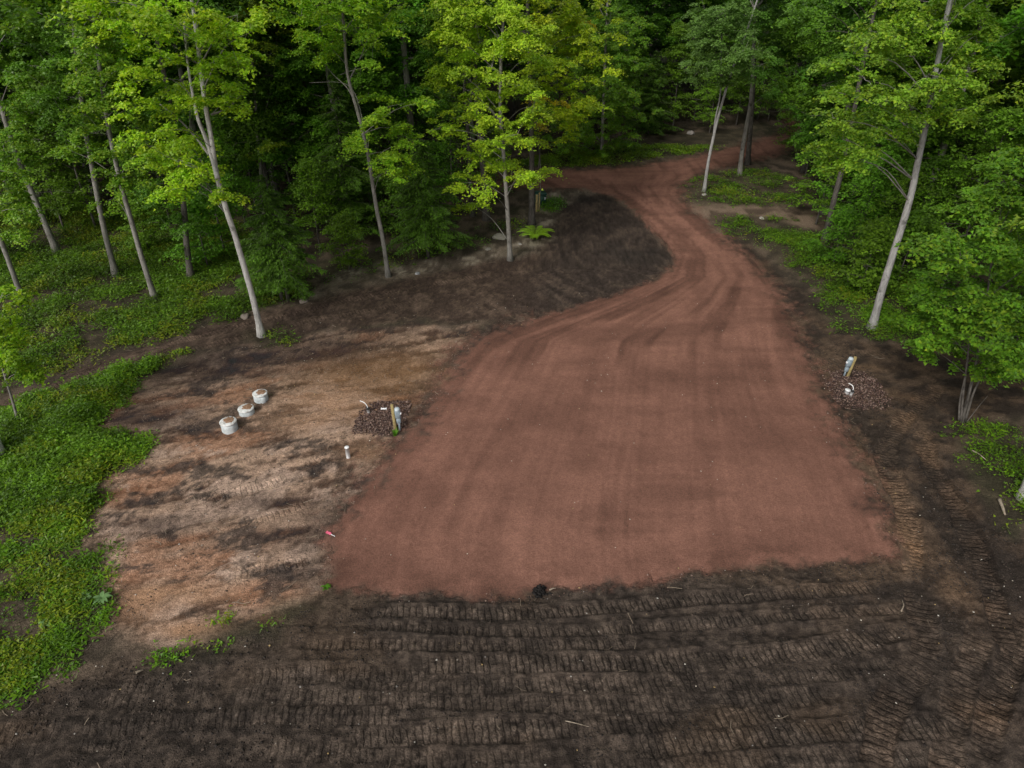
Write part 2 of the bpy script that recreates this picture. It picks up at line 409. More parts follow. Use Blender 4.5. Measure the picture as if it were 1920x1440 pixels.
# track prints: polylines in photo layout, half width (m), strength
TR = []
def addtrack(pts, hw, s): TR.append((smooth_line([G(*p)[:2] for p in pts], 6), hw, s))
addtrack([(700, 1146), (1000, 1150), (1300, 1124), (1500, 1112), (1650, 1102)], 0.22, 0.8)
addtrack([(680, 1176), (1000, 1186), (1260, 1172), (1560, 1150), (1700, 1145)], 0.17, 0.7)
addtrack([(560, 1206), (800, 1210), (1000, 1212), (1200, 1206)], 0.18, 0.65)
addtrack([(780, 1250), (960, 1246), (1150, 1244), (1330, 1238), (1500, 1222), (1600, 1205), (1690, 1185)], 0.30, 1.0)
addtrack([(200, 1290), (430, 1272), (640, 1262), (760, 1268), (900, 1262)], 0.24, 0.6)
addtrack([(640, 1278), (860, 1284), (1100, 1286), (1340, 1278), (1560, 1262), (1700, 1240)], 0.24, 0.6)
addtrack([(160, 1318), (420, 1302), (640, 1312), (900, 1316), (1150, 1322), (1400, 1312), (1560, 1300)], 0.27, 0.6)
addtrack([(-40, 1372), (120, 1372), (330, 1352), (560, 1340), (760, 1342)], 0.28, 0.7)
addtrack([(640, 1388), (760, 1380), (900, 1372), (1080, 1362), (1300, 1350), (1500, 1330)], 0.29, 0.8)
addtrack([(1180, 1402), (1400, 1382), (1640, 1368), (1800, 1362)], 0.30, 0.9)
addtrack([(480, 1405), (640, 1412), (860, 1424), (1040, 1418)], 0.26, 0.6)
addtrack([(1080, 1440), (1300, 1432), (1560, 1424), (1760, 1420)], 0.26, 0.5)
addtrack([(-20, 1405), (140, 1390), (260, 1392)], 0.25, 0.6)
addtrack([(1765, 722), (1735, 745), (1690, 792), (1662, 850), (1676, 905), (1700, 960), (1712, 1050), (1726, 1150), (1735, 1225), (1710, 1260), (1680, 1300), (1652, 1370), (1640, 1470)], 0.34, 1.0)
addtrack([(1730, 800), (1738, 850), (1762, 900), (1800, 960), (1830, 1030), (1856, 1090), (1876, 1160), (1900, 1230)], 0.32, 1.0)
addtrack([(1840, 1180), (1820, 1240), (1798, 1300), (1780, 1380), (1772, 1480)], 0.32, 1.0)
addtrack([(1940, 1150), (1900, 1230), (1860, 1330), (1840, 1440)], 0.30, 0.9)
addtrack([(1520, 700), (1600, 668), (1700, 662), (1800, 660)], 0.26, 0.25)
addtrack([(60, 742), (190, 692), (300, 652), (420, 618), (560, 585), (690, 555), (800, 535), (920, 515)], 0.28, 0.45)
addtrack([(300, 672), (420, 640), (560, 606), (700, 580), (800, 560)], 0.26, 0.35)
addtrack([(360, 940), (520, 900), (620, 850)], 0.24, 0.3)
addtrack([(330, 1010), (500, 968), (600, 935)], 0.24, 0.3)
addtrack([(420, 1075), (520, 1062), (600, 1040)], 0.24, 0.3)

def relief(x, y):
    """large, gentle form of the land"""
    h = 0.10 * (fbm(x, y, 0.12, 3, 1) - 0.5)
    md = sdf(DARKMOUND, x, y)
    h = h + 0.10 * sstep(0.5, -3.0, md)
    far = np.clip(y - 70, 0, 400)
    return h + far * 0.02

def colours(x, y):
    """soil colour (albedo) and small relief; x, y flat arrays"""
    wx = x + 0.9 * (fbm(x, y, 0.9, 4, 11) - 0.5); wy = y + 0.9 * (fbm(x, y, 0.9, 4, 12) - 0.5)
    n0 = fbm(x, y, 0.35, 4, 2); n1 = fbm(x, y, 1.6, 5, 3); n2 = fbm(x, y, 7.0, 3, 4)
    st = fbm(x * 0.9 + y * 0.35, y * 4.0 - x * 1.4, 0.7, 5, 5)            # dragged streaks
    def C(r, g, b): return np.array([r, g, b], np.float32)
    def mx(a, b, t): return a * (1 - t[:, None]) + b * t[:, None]
    one = np.ones((len(x), 3), np.float32)
    # forest floor: leaf litter
    col = mx(C(0.060, 0.047, 0.034) * one, C(0.145, 0.108, 0.078) * one, sstep(0.35, 0.7, n1))
    col = mx(col, C(0.040, 0.046, 0.018) * one, sstep(0.5, 0.75, n0) * 0.4)
    h = 0.05 * (n1 - 0.5)
    # pale straw strip along the wood edge
    verge = sdf(poly([(1290, 385), (1380, 385), (1480, 388), (1560, 400), (1560, 440), (1470, 420), (1380, 405), (1330, 420)]), wx, wy)
    col = mx(col, mx(C(0.12, 0.085, 0.06) * one, C(0.25, 0.18, 0.13) * one, sstep(0.35, 0.65, n1)), sstep(0.5, -0.5, verge) * 0.85)
    # tan, scraped ground on the septic side
    tn = sstep(0.55, -0.35, sdf(TAN, wx, wy))
    tan = mx(C(0.125, 0.080, 0.057) * one, C(0.335, 0.228, 0.164) * one, sstep(0.30, 0.62, 0.6 * st + 0.25 * n1 + 0.15 * n2))
    tan = mx(tan, C(0.290, 0.150, 0.090) * one, sstep(0.50, 0.74, fbm(x + y * .4, y * 2 - x * .7, 0.30, 4, 21)) * 0.6)
    tan = mx(tan, C(0.085, 0.064, 0.052) * one, sstep(0.50, 0.66, fbm(x * 0.9 + y * 0.2, y * 1.6 - x * .45, 0.9, 7, 22, 0.74)) * 0.80)
    tan = mx(tan, C(0.37, 0.262, 0.200) * one, sstep(0.60, 0.74, fbm(x * .9 + y * .2, y * 1.5 - x * .4, 0.55, 7, 23, 0.70)) * 0.9)
    tan = tan * (0.62 + 0.50 * n2 + 0.26 * fbm(x + y * .3, y * 3 - x * .9, 3.0, 3, 24))[:, None]
    # darker band by the wood edge and orange patch beside the pad
    g1 = G(700, 700); g2 = G(330, 690)
    tan = mx(tan, C(0.20, 0.115, 0.062) * one * (0.8 + 0.4 * n1)[:, None], 0.85 * np.exp(-(((x - g1[0]) / 3.6) ** 2 + ((y - g1[1]) / 2.4) ** 2)))
    for (a, b, rx, ry, k) in ((270, 790, 2.6, 1.6, .7), (330, 690, 3.4, 1.4, .8), (450, 672, 3.4, 1.3, .8), (600, 650, 3.2, 1.3, .7), (620, 985, 1.2, .9, .6), (520, 940, 2.0, .4, .6), (560, 1005, 1.6, .5, .6), (590, 1075, 0.9, .5, .6), (760, 600, 4.0, 1.4, .7), (300, 985, 1.5, .6, .5)):
        g = G(a, b); tan = mx(tan, C(0.068, 0.047, 0.038) * one, k * np.exp(-(((x - g[0]) / rx) ** 2 + ((y - g[1]) / ry) ** 2)) * (0.5 + n1))
    for (a, b, rx, ry, k) in ((300, 1115, 1.7, .35, .9), (360, 1180, 1.0, .3, .9), (620, 760, 1.6, 1.0, .6), (690, 845, .9, .5, .9), (560, 790, 1.6, .6, .5), (260, 1140, .9, .5, .8)):
        g = G(a, b); tan = mx(tan, C(0.33, 0.20, 0.125) * one, np.clip(k * np.exp(-(((x - g[0]) / rx) ** 2 + ((y - g[1]) / ry) ** 2)) * (0.5 + n1), 0, 1))
    tmean = np.array([0.185, 0.128, 0.094], np.float32); tan = np.clip(tmean + (tan - tmean) * 1.35, 0.03, 0.6)
    col = mx(col, tan, tn)
    h = h * (1 - tn) + tn * (0.09 * (st - 0.5) + 0.03 * (n2 - 0.5))
    # worked dark soil
    dk = np.maximum(sstep(0.5, -0.35, sdf(FOREDARK, wx, wy)), np.maximum(sstep(0.5, -0.4, sdf(DARKMOUND, wx, wy)), 0.92 * sstep(0.5, -0.4, sdf(LEFTTRACK, wx, wy))))
    dks = mx(C(0.042, 0.0335, 0.0280) * one, C(0.086, 0.067, 0.054) * one, sstep(0.25, 0.80, 0.2 * n0 + 0.45 * n1 + 0.35 * n2))
    rows = fbm(x * 0.22, y * 2.6, 1.0, 4, 31)
    dks = mx(dks, C(0.030, 0.025, 0.022) * one, sstep(0.58, 0.80, rows) * 0.35)
    dks = mx(dks, C(0.085, 0.060, 0.042) * one, sstep(0.62, 0.85, fbm(x * .7, y, 0.4, 4, 33)) * 0.6)
    # the dozed mound and the track beside the wood are browner, with dragged arcs
    lt = np.maximum(sstep(0.5, -0.4, sdf(LEFTTRACK, wx, wy)), sstep(0.6, -0.4, sdf(DARKMOUND, wx, wy)))
    c0 = G(1290, 470); rad = np.hypot(x - c0[0], y - c0[1]); arcs = fbm(rad * 2.6, np.arctan2(y - c0[1], x - c0[0]) * 1.6, 1.0, 4, 35)
    brown = mx(C(0.070, 0.048, 0.038) * one, C(0.138, 0.097, 0.074) * one, sstep(0.36, 0.80, 0.40 * arcs + 0.45 * n1 + 0.15 * n2))
    brown = mx(brown, C(0.030, 0.025, 0.023) * one, sstep(0.42, 0.70, fbm(x, y, 0.28, 5, 36)) * 0.85 * sstep(0.8, -1.2, sdf(DARKMOUND, wx, wy)))
    mm = sstep(0.5, -0.6, sdf(DARKMOUND, wx, wy)) * sstep(-1.0, 3.0, x)
    brown = mx(brown, mx(C(0.040, 0.032, 0.028) * one, C(0.080, 0.061, 0.050) * one, sstep(0.3, 0.8, 0.5 * arcs + 0.5 * n1)), mm * 0.72)
    dks = mx(dks, brown, lt)
    rb = sstep(5.5, 8.5, x) * sstep(10, 15, y)                          # the turning area beside the pad: warmer brown
    dks = mx(dks, mx(C(0.048, 0.036, 0.028) * one, C(0.125, 0.085, 0.058) * one, sstep(0.36, 0.64, n1)), rb * (1 - lt) * 0.75)
    for (a, b, rx, ry, k) in ((1850, 1040, 1.2, 1.4, .75), (1745, 890, .5, 1.2, .7), (1790, 960, .5, 1.0, .6), (1660, 560, 1.2, 1.6, .5), (1500, 560, 1.0, 2.0, .6), (1880, 1110, .8, .8, .6), (1480, 1120, 3.0, .25, .6), (1700, 1300, .6, .6, .6), (1790, 690, .9, .6, .7)):
        g = G(a, b); dks = mx(dks, C(0.024, 0.020, 0.018) * one, np.clip(k * np.exp(-(((x - g[0]) / rx) ** 2 + ((y - g[1]) / ry) ** 2)) * (0.4 + 1.2 * n1), 0, 1))
    for (a, b, rx, ry, k) in ((1790, 1110, .5, 1.2, .5), (1700, 1010, .35, .9, .6), (1640, 690, 2.2, .3, .5), (1700, 745, .8, .4, .7), (1850, 1330, .7, .5, .25), (1620, 850, .25, .9, .7)):
        g = G(a, b); dks = mx(dks, C(0.165, 0.105, 0.065) * one, np.clip(k * np.exp(-(((x - g[0]) / rx) ** 2 + ((y - g[1]) / ry) ** 2)) * (0.3 + 1.2 * n1), 0, 1))
    dks = dks * (0.53 + 0.76 * n2)[:, None] * np.array([1.0, 0.975, 0.945], np.float32)
    rs = sdf(RED, x, y); dk = np.maximum(dk, sstep(1.2, 0.5, rs) * (y < 40))
    dk = dk * (1 - tn * 0.75 * sstep(0.40, 0.55, n0 + 0.1))
    col = mx(col, dks, dk)
    fd = sstep(0.4, -0.5, sdf(FOREDARK, x, y))
    h = h * (1 - dk) + dk * (0.07 * (n1 - 0.5) + 0.04 * (n2 - 0.5)) + fd * 0.13 * (rows - 0.5) * (1 - rb)
    strip = sdf(poly([(560, 565), (640, 540), (720, 522), (800, 508), (900, 496), (985, 478), (1030, 452), (1045, 405), (1085, 366), (1150, 362), (1090, 350), (1010, 362), (985, 400), (930, 450), (840, 470), (640, 505)]), wx, wy)
    col = mx(col, mx(C(0.13, 0.10, 0.075) * one, C(0.38, 0.32, 0.25) * one, sstep(0.35, 0.75, 0.6 * n1 + 0.4 * n2)), sstep(0.5, -0.6, strip) * (0.25 + 0.7 * sstep(0.40, 0.62, fbm(x, y, 0.9, 5, 81, 0.6))))
    # soil under plants
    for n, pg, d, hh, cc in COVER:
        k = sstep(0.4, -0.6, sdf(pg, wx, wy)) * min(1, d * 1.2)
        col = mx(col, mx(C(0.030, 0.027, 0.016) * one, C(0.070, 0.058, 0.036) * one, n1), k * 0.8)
    return col, h

def tracks(x, y):
    tu = np.zeros(len(x), np.float32); tm = np.zeros(len(x), np.float32); hd = np.zeros(len(x), np.float32); edge = np.zeros(len(x), np.float32); deep = np.zeros(len(x), np.float32)
    brk = fbm(x, y, 0.8, 3, 41)
    for i, (pl, hw, s) in enumerate(TR):
        b0 = pl.min(0) - 1; b1 = pl.max(0) + 1
        idx = np.nonzero((x > b0[0]) & (x < b1[0]) & (y > b0[1]) & (y < b1[1]))[0]
        if not len(idx): continue
        d, al, sd = track_uv(pl, x[idx], y[idx])
        L = al.max()
        hwn = hw * (1.0 if i > 12 else 0.86) * (0.82 + 0.36 * vnoise(al * 1.2, al * 0 + i * 7.3, 5))
        m = sstep(hwn + 0.04, hwn - 0.05, d) * sstep(0, 0.5, al) * sstep(L, L - 0.5, al) * s * sstep(0.10, 0.40, brk[idx] + 0.06)
        if i in (13, 14, 15, 16): m = m * sstep(0.28, 0.52, fbm(x[idx], y[idx], 0.9, 4, 43)).clip(0.45, 1); deep[idx] = np.maximum(deep[idx], m)
        w = m > tm[idx]
        k = idx[w]
        tm[k] = m[w]; tu[k] = (al + 0.10 * sd)[w]
        e = np.exp(-((d - hwn - 0.07) / 0.06) ** 2) * s
        edge[idx] = np.maximum(edge[idx], e * (brk[idx] > 0.35))
    ph = np.mod(tu / 0.165, 1.0); pad = sstep(0.42, 0.2, np.abs(ph - 0.5))
    hd = tm * (0.034 * pad - 0.045) - 0.055 * deep + 0.055 * edge * (1 - np.clip(tm * 2, 0, 1))
    return tu, tm, hd, deep

# the laid gravel: where it lies, its colour and its drag marks
LAT = [(1100, 616, 1690), (1000, 622, 1668), (900, 684, 1625), (800, 765, 1576), (700, 842, 1525), (640, 890, 1502), (600, 1000, 1487), (560, 1130, 1468), (520, 1238, 1440), (480, 1266, 1402),
       (440, 1232, 1355), (400, 1190, 1303), (370, 1150, 1277), (350, 1110, 1290), (330, 1085, 1330)]
LAT = sorted([(G(960, y)[1], G(l, y)[0], G(r, y)[0]) for y, l, r in LAT])
LAT = np.array(LAT)
WHEEL = [smooth_line([G(*p)[:2] for p in pl], 6) for pl in (
    [(1500, 240), (1470, 268), (1400, 288), (1300, 310), (1225, 345), (1215, 385), (1262, 440), (1318, 500), (1345, 570), (1320, 680), (1260, 820), (1190, 1000)],
    [(700, 350), (900, 342), (1050, 335), (1150, 345), (1210, 385), (1270, 445), (1330, 510), (1370, 600), (1400, 720), (1430, 860)],
    [(1460, 275), (1330, 312), (1240, 335), (1180, 348), (1050, 338), (900, 342), (700, 352)],
    [(1250, 420), (1290, 470), (1290, 540), (1200, 620), (1060, 720), (960, 860), (900, 1000)])]
def gravel_layer(a, b):
    nf = fbm(a, b, 3.2, 5, 53, 0.72)
    s = sdf(RED, a + 0.30 * (fbm(a, b, 1.1, 4, 51) - 0.5), b + 0.30 * (fbm(a, b, 1.1, 4, 52) - 0.5))
    w = 0.22 + 0.55 * sstep(13.8, 17.0, b) + 0.25 * sstep(2.0, -3.0, a) * sstep(14.5, 18.0, b)
    w = np.where((sdf(DARKMOUND, a, b) < 0.8) & (a > 1.0), 0.25, w)
    p = sstep(w, -w, s + 2.6 * w * (nf - 0.5))
    n0 = fbm(a, b, 0.25, 4, 61); n1 = fbm(a, b, 1.1, 5, 62); n3 = fbm(a, b, 9.0, 2, 66)
    l = np.interp(b, LAT[:, 0], LAT[:, 1]); r = np.interp(b, LAT[:, 0], LAT[:, 2])
    u = (a - l) / np.maximum(r - l, 1.0)
    grade = fbm(u * 42.0, b * 0.10 + 40, 1.0, 5, 64, 0.62)                      # grader passes fan out from the road
    cross = fbm(a * 0.15 + 9, b * 1.3, 1.0, 4, 65)
    ruts = np.zeros(len(a), np.float32)
    for k, pl in enumerate(WHEEL):
        d, al, sd = track_uv(pl, a, b)
        for off in (-0.85, 0.85):
            ruts = np.maximum(ruts, np.exp(-((sd - off) / 0.24) ** 2) * (0.35 + 0.9 * fbm(al * 0.25, al * 0 + 3 * k + off, 1.0, 2, 67)) * (d < 2.5))
    ruts = ruts * (0.35 + 0.65 * sstep(24, 33, b))
    c0 = np.array([0.146, 0.072, 0.052]); c1 = np.array([0.276, 0.137, 0.099])
    t = sstep(0.22, 0.78, 0.38 * n0 + 0.14 * n1 + 0.32 * grade + 0.16 * cross + 0.05)
    col = c0 * (1 - t[:, None]) + c1 * t[:, None]
    col = col * (1 - 0.34 * sstep(0.52, 0.80, 0.4 * cross + 0.6 * n0))[:, None] * (1 - 0.18 * sstep(0.60, 0.78, grade) * sstep(0.3, 0.6, fbm(a, b, 0.2, 2, 68)))[:, None]
    damp = sstep(0.55, 0.72, fbm(u * 9.0, b * 0.16, 1.0, 4, 69)) * sstep(22, 27, b)
    col = col * (1 - 0.32 * damp)[:, None]
    col = col * (1 - 0.15 * np.clip(ruts, 0, 1)) [:, None] * (1 + 0.16 * sstep(30, 42, b))[:, None]
    e = sstep(-1.6, 0.1, s) * sstep(0.35, 0.65, n1)
    col = col * (1 - 0.34 * e)[:, None]
    for px, py, rx, ry, k in ((690, 1060, 1.3, 0.9, .34), (1120, 960, 1.6, 0.35, .15), (1480, 830, 1.6, 1.6, .18), (800, 760, 0.9, 1.4, .2), (900, 870, 0.5, 0.3, .2), (1500, 1080, 2.0, .3, .3)):
        g0 = G(px, py); col = col * (1 - k * np.exp(-(((a - g0[0]) / rx) ** 2 + ((b - g0[1]) / ry) ** 2)) * (0.5 + n1))[:, None]
    for px, py, rx, ry, k in ((1000, 850, 1.3, 0.8, .14), (930, 720, 2.0, 1.0, .12), (1250, 420, 2.0, 6.0, .08), (1430, 640, 1.0, 2.0, .10)):
        g0 = G(px, py); col = col * (1 + k * np.exp(-(((a - g0[0]) / rx) ** 2 + ((b - g0[1]) / ry) ** 2)))[:, None]
    col = col * (0.93 + 0.14 * n3)[:, None]
    return s, p, col, (grade - 0.5) * 0.8 - 0.9 * ruts

# ------------------------------------------------------------------ ground sheet
def axis(segs):
    out = [segs[0][0]]
    for a, b, s in segs:
        n = max(1, int(round((b - a) / s)))
        out += list(a + (b - a) * (np.arange(1, n + 1) / n))
    return np.array(out)
xs = axis([(-900, -120, 60), (-120, -60, 3), (-60, -28, 0.8), (-28, -13, 0.16), (-13, 13.4, 0.05), (13.4, 28, 0.16), (28, 60, 0.8), (60, 120, 3), (120, 900, 60)])
ys = axis([(-300, -20, 40), (-20, 6.5, 1.5), (6.5, 14.5, 0.045), (14.5, 24, 0.09), (24, 35, 0.15), (35, 70, 0.4), (70, 130, 2.0), (130, 1500, 80)])
X, Y = np.meshgrid(xs, ys)
gx, gy = X.ravel(), Y.ravel()
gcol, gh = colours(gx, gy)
tu, tm, hd, deep = tracks(gx, gy)
gcol = gcol * (1 + 0.12 * tm + 0.02 * deep)[:, None] * (1 + np.outer(deep, [0.06, 0.0, -0.06]))
near = (np.abs(gx) < 60) & (gy < 90) & (gy > -20)
gz = np.where(near, relief(gx, gy) + gh + hd, relief(gx, gy))
gsel = np.nonzero((gx > -40) & (gx < 48) & (gy > 10) & (gy < 94))[0]
_s, _p, _rc, _r = gravel_layer(gx[gsel], gy[gsel])
gcol[gsel] = gcol[gsel] * (1 - _p[:, None]) + _rc * _p[:, None]
red_sd = sdf(RED, gx + 0.45 * (fbm(gx, gy, 1.6, 6, 51, 0.65) - 0.5), gy + 0.45 * (fbm(gx, gy, 1.6, 6, 52, 0.65) - 0.5))
nx, ny = len(xs), len(ys)
i = (np.arange(ny - 1)[:, None] * nx + np.arange(nx - 1)[None, :]).ravel()
quads = np.stack([i, i + 1, i + 1 + nx, i + nx], -1)
keep = ~((red_sd[quads] < -0.9).all(1))                    # nothing is built under the middle of the gravel
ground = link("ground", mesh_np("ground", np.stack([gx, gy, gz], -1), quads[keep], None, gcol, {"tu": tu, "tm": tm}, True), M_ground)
tag(ground, "bare dark and tan soil of the clearing running into forest floor", None, kind="structure")

# ------------------------------------------------------------------ red gravel pad and road: a laid course with ragged edges
def gravel_sheet(name, x0, x1, y0, y1, step, ylim, label):
    ax = np.arange(x0, x1, step); ay = np.arange(y0, y1, step)
    A, B = np.meshgrid(ax, ay); a, b = A.ravel(), B.ravel()
    s0 = sdf(RED, a, b)
    mx_, my_ = len(ax), len(ay)
    i = (np.arange(my_ - 1)[:, None] * mx_ + np.arange(mx_ - 1)[None, :]).ravel()
    q = np.stack([i, i + 1, i + 1 + mx_, i + mx_], -1)
    q = q[(s0[q] < 0.8).any(1)]
    used = np.unique(q); rm = np.full(len(a), -1); rm[used] = np.arange(len(used)); q = rm[q]; a, b = a[used], b[used]
    s, p, rc, rough = gravel_layer(a, b)
    soil, hs = colours(a, b)
    col = soil * (1 - p[:, None]) + rc * p[:, None]
    n1 = fbm(a, b, 1.4, 5, 62); n2 = fbm(a, b, 6.0, 3, 63)
    h = relief(a, b) + 0.05 * sstep(0.30, -0.35, s) - 0.03 * sstep(-0.35, 0.35, s) - 0.01 + 0.03 * (n1 - 0.5) + 0.015 * (n2 - .5) + 0.035 * rough
    h = np.where(s > 0.15, h - 0.14 * (s - 0.15), h)
    ok = (s[q] < 0.45).any(1) & (b[q].mean(1) >= ylim[0]) & (b[q].mean(1) < ylim[1])
    q = q[ok]; used = np.unique(q); rm = np.full(len(a), -1); rm[used] = np.arange(len(used))
    o = link(name, mesh_np(name, np.stack([a, b, h], -1)[used], rm[q], None, col[used], None, True), M_gravel)
    return tag(o, label, None, kind="structure")
YSPLIT = 31.0
gravel_sheet("gravel_pad", -12, 16, 11, 34, 0.08, (0, YSPLIT), "broad flat pad of packed reddish brown gravel")
gravel_sheet("gravel_road", -36, 46, 30.96, 92, 0.16, (YSPLIT, 200), "narrow red gravel road curving from the pad into the woods")

def ground_z(p):
    x = np.array([float(p[0])]); y = np.array([float(p[1])])
    return float((relief(x, y) + colours(x, y)[1] + tracks(x, y)[2])[0])
def ground_zs(x, y):
    return relief(x, y) + colours(x, y)[1] + tracks(x, y)[2]

# ------------------------------------------------------------------ leaves
def leaf_mesh_arrays(pos, nrm, size, az, fold=0.18, aspect=0.85):
    """pointed leaves: pos Nx3, nrm Nx3, size N, az N"""
    n = len(pos)
    nrm = nrm / (np.linalg.norm(nrm, axis=1)[:, None] + 1e-9)
    a = np.stack([np.cos(az), np.sin(az), np.zeros(n)], -1)
    a = a - nrm * (a * nrm).sum(1)[:, None]; a /= np.linalg.norm(a, axis=1)[:, None] + 1e-9
    b = np.cross(nrm, a)
    s = size[:, None]; aspect = np.broadcast_to(np.asarray(aspect, float), (n,))[:, None]
    v = np.empty((n, 3, 3), np.float32)
    v[:, 0] = pos - a * s * 0.42 + b * s * 0.52 * aspect + nrm * s * fold * 0.6
    v[:, 1] = pos + a * s * 0.62 - nrm * s * 0.12
    v[:, 2] = pos - a * s * 0.42 - b * s * 0.52 * aspect + nrm * s * fold * 0.6
    return v.reshape(-1, 3), np.arange(n * 3).reshape(n, 3)
GREEN = np.array([0.072, 0.142, 0.018])
class Crown:
    def __init__(s, rg, hue=GREEN, yellow=0.0, tint=None):
        s.rg = rg; s.P = []; s.Nn = []; s.S = []; s.A = []; s.C = []; s.hue = np.array(hue); s.yellow = yellow
    def spray(s, c, r, n, flat=0.22, size=0.135, droop=0.30, tone=None):
        rg = s.rg
        k = max(3, int(r * 7)); th = rg.random(k) * 6.283; rr = r * np.sqrt(rg.random(k)) * 0.85
        cc = np.stack([rr * np.cos(th), rr * np.sin(th), rg.normal(0, flat * 0.6 * r, k)], -1)
        w = rg.integers(0, k, n)
        p = cc[w] + rg.normal(0, 1, (n, 3)) * np.array([0.24 * r, 0.24 * r, flat * 0.32 * r])
        rho = np.hypot(p[:, 0], p[:, 1]) / r
        p[:, 2] -= droop * r * rho ** 2
        nr = np.stack([p[:, 0] / r * 0.45, p[:, 1] / r * 0.45, np.ones(n)], -1) + rg.normal(0, 0.42, (n, 3))
        s.P.append(p + np.asarray(c)); s.Nn.append(nr); s.S.append(size * rg.uniform(0.65, 1.25, n)); s.A.append(rg.random(n) * 6.283)
        tone = rg.uniform(0.78, 1.22) if tone is None else tone
        col = s.hue * tone * rg.uniform(0.8, 1.2, (n, 1))
        yl = s.yellow * rg.uniform(0.2, 1.8)
        m = np.clip(yl + rg.normal(0, 0.15, n), 0, 1)[:, None] if s.yellow > 0 else np.zeros((n, 1))
        col = col * (1 - m) + np.array([0.225, 0.225, 0.020]) * rg.uniform(0.8, 1.15, (n, 1)) * m
        if s.yellow > 0.3 and rg.random() < 0.04:
            col = col * 0.4 + np.array([0.30, 0.19, 0.03]) * 0.6
        s.C.append(col)
    def mesh(s, name, aspect=0.85):
        P, Nn, S, A, C = (np.concatenate(z) for z in (s.P, s.Nn, s.S, s.A, s.C))
        v, q = leaf_mesh_arrays(P, Nn, S, A, aspect=aspect)
        return mesh_np(name, v, None, q, np.repeat(C, 3, 0))

def bez(p0, d0, L, up, rg, n=6, wig=0.06):
    """limb path: leaves along d0, bends by up"""
    pts = [np.array(p0, float)]; d = np.array(d0, float)
    for i in range(n - 1):
        d = d + np.array([0, 0, up / n]) + rg.normal(0, wig, 3); d /= np.linalg.norm(d)
        pts.append(pts[-1] + d * L / (n - 1))
    return np.array(pts)

def make_tree(seed, H, r0, cb, cw, limbs, per, leaves, hue=GREEN, yellow=0.0, size=0.14, lean=(0, 0), low_boost=0.0, spr=0.75):
    rg = np.random.default_rng(seed)
    n = 12; t = np.linspace(0, 1, n)
    wig = np.cumsum(rg.normal(0, 0.012 * H / n, (n, 2)), 0); wig[0] = 0
    path = np.stack([lean[0] * t * H + wig[:, 0] * 2, lean[1] * t * H + wig[:, 1] * 2, t * H - 0.15], -1)
    rad = r0 * (1 - 0.9 * t ** 1.1) + r0 * 0.35 * np.exp(-t * H / 0.5)
    tr = MB(); tr.tube(path, rad, 10, rough=0.12)
    br = MB(); cr = Crown(rg, hue, yellow)
    for i in range(limbs):
        u = (i + rg.random()) / limbs
        ti = cb + (0.97 - cb) * u
        p0 = np.array([np.interp(ti, t, path[:, k]) for k in range(3)])
        az = i * 2.399 + rg.normal(0, 0.4)
        prof = (0.45 + 1.1 * u * (1 - u) * 2) * (1 - 0.45 * u) + low_boost * (1 - u) ** 2
        L = cw * prof * rg.uniform(0.75, 1.2)
        el = math.radians(12 + 48 * u + rg.normal(0, 8))
        d = (math.cos(az) * math.cos(el), math.sin(az) * math.cos(el), math.sin(el))
        lp = bez(p0, d, L, -0.35 - 0.3 * u, rg)
        br.tube(lp, np.linspace(max(0.018, r0 * 0.28 * (1 - 0.6 * u)), 0.012, len(lp)), 5, cap=False)
        for k in range(per):
            s = 0.28 + 0.75 * (k + rg.random()) / per
            c = np.array([np.interp(min(s, 1), np.linspace(0, 1, len(lp)), lp[:, q]) for q in range(3)])
            off = rg.normal(0, 0.19 * L * (0.5 + s), 3) * np.array([1, 1, 0.45])
            r = spr * rg.uniform(0.65, 1.3)
            br.tube(np.array([c, c + off * 0.6 + np.array([0, 0, 0.05]), c + off]), (0.014, 0.009, 0.005), 3, cap=False)
            cr.spray(c + off + np.array([0, 0, 0.12]), r, int(leaves * (r / 0.75) ** 2), size=size * (1.0 + 0.25 * sstep(9.0, 14.0, np.array(c[2]))))  # leaves high up enlarged to thicken the shade below
    return tr.mesh("trunk", True), br.mesh("branches", True), cr.mesh("crown")

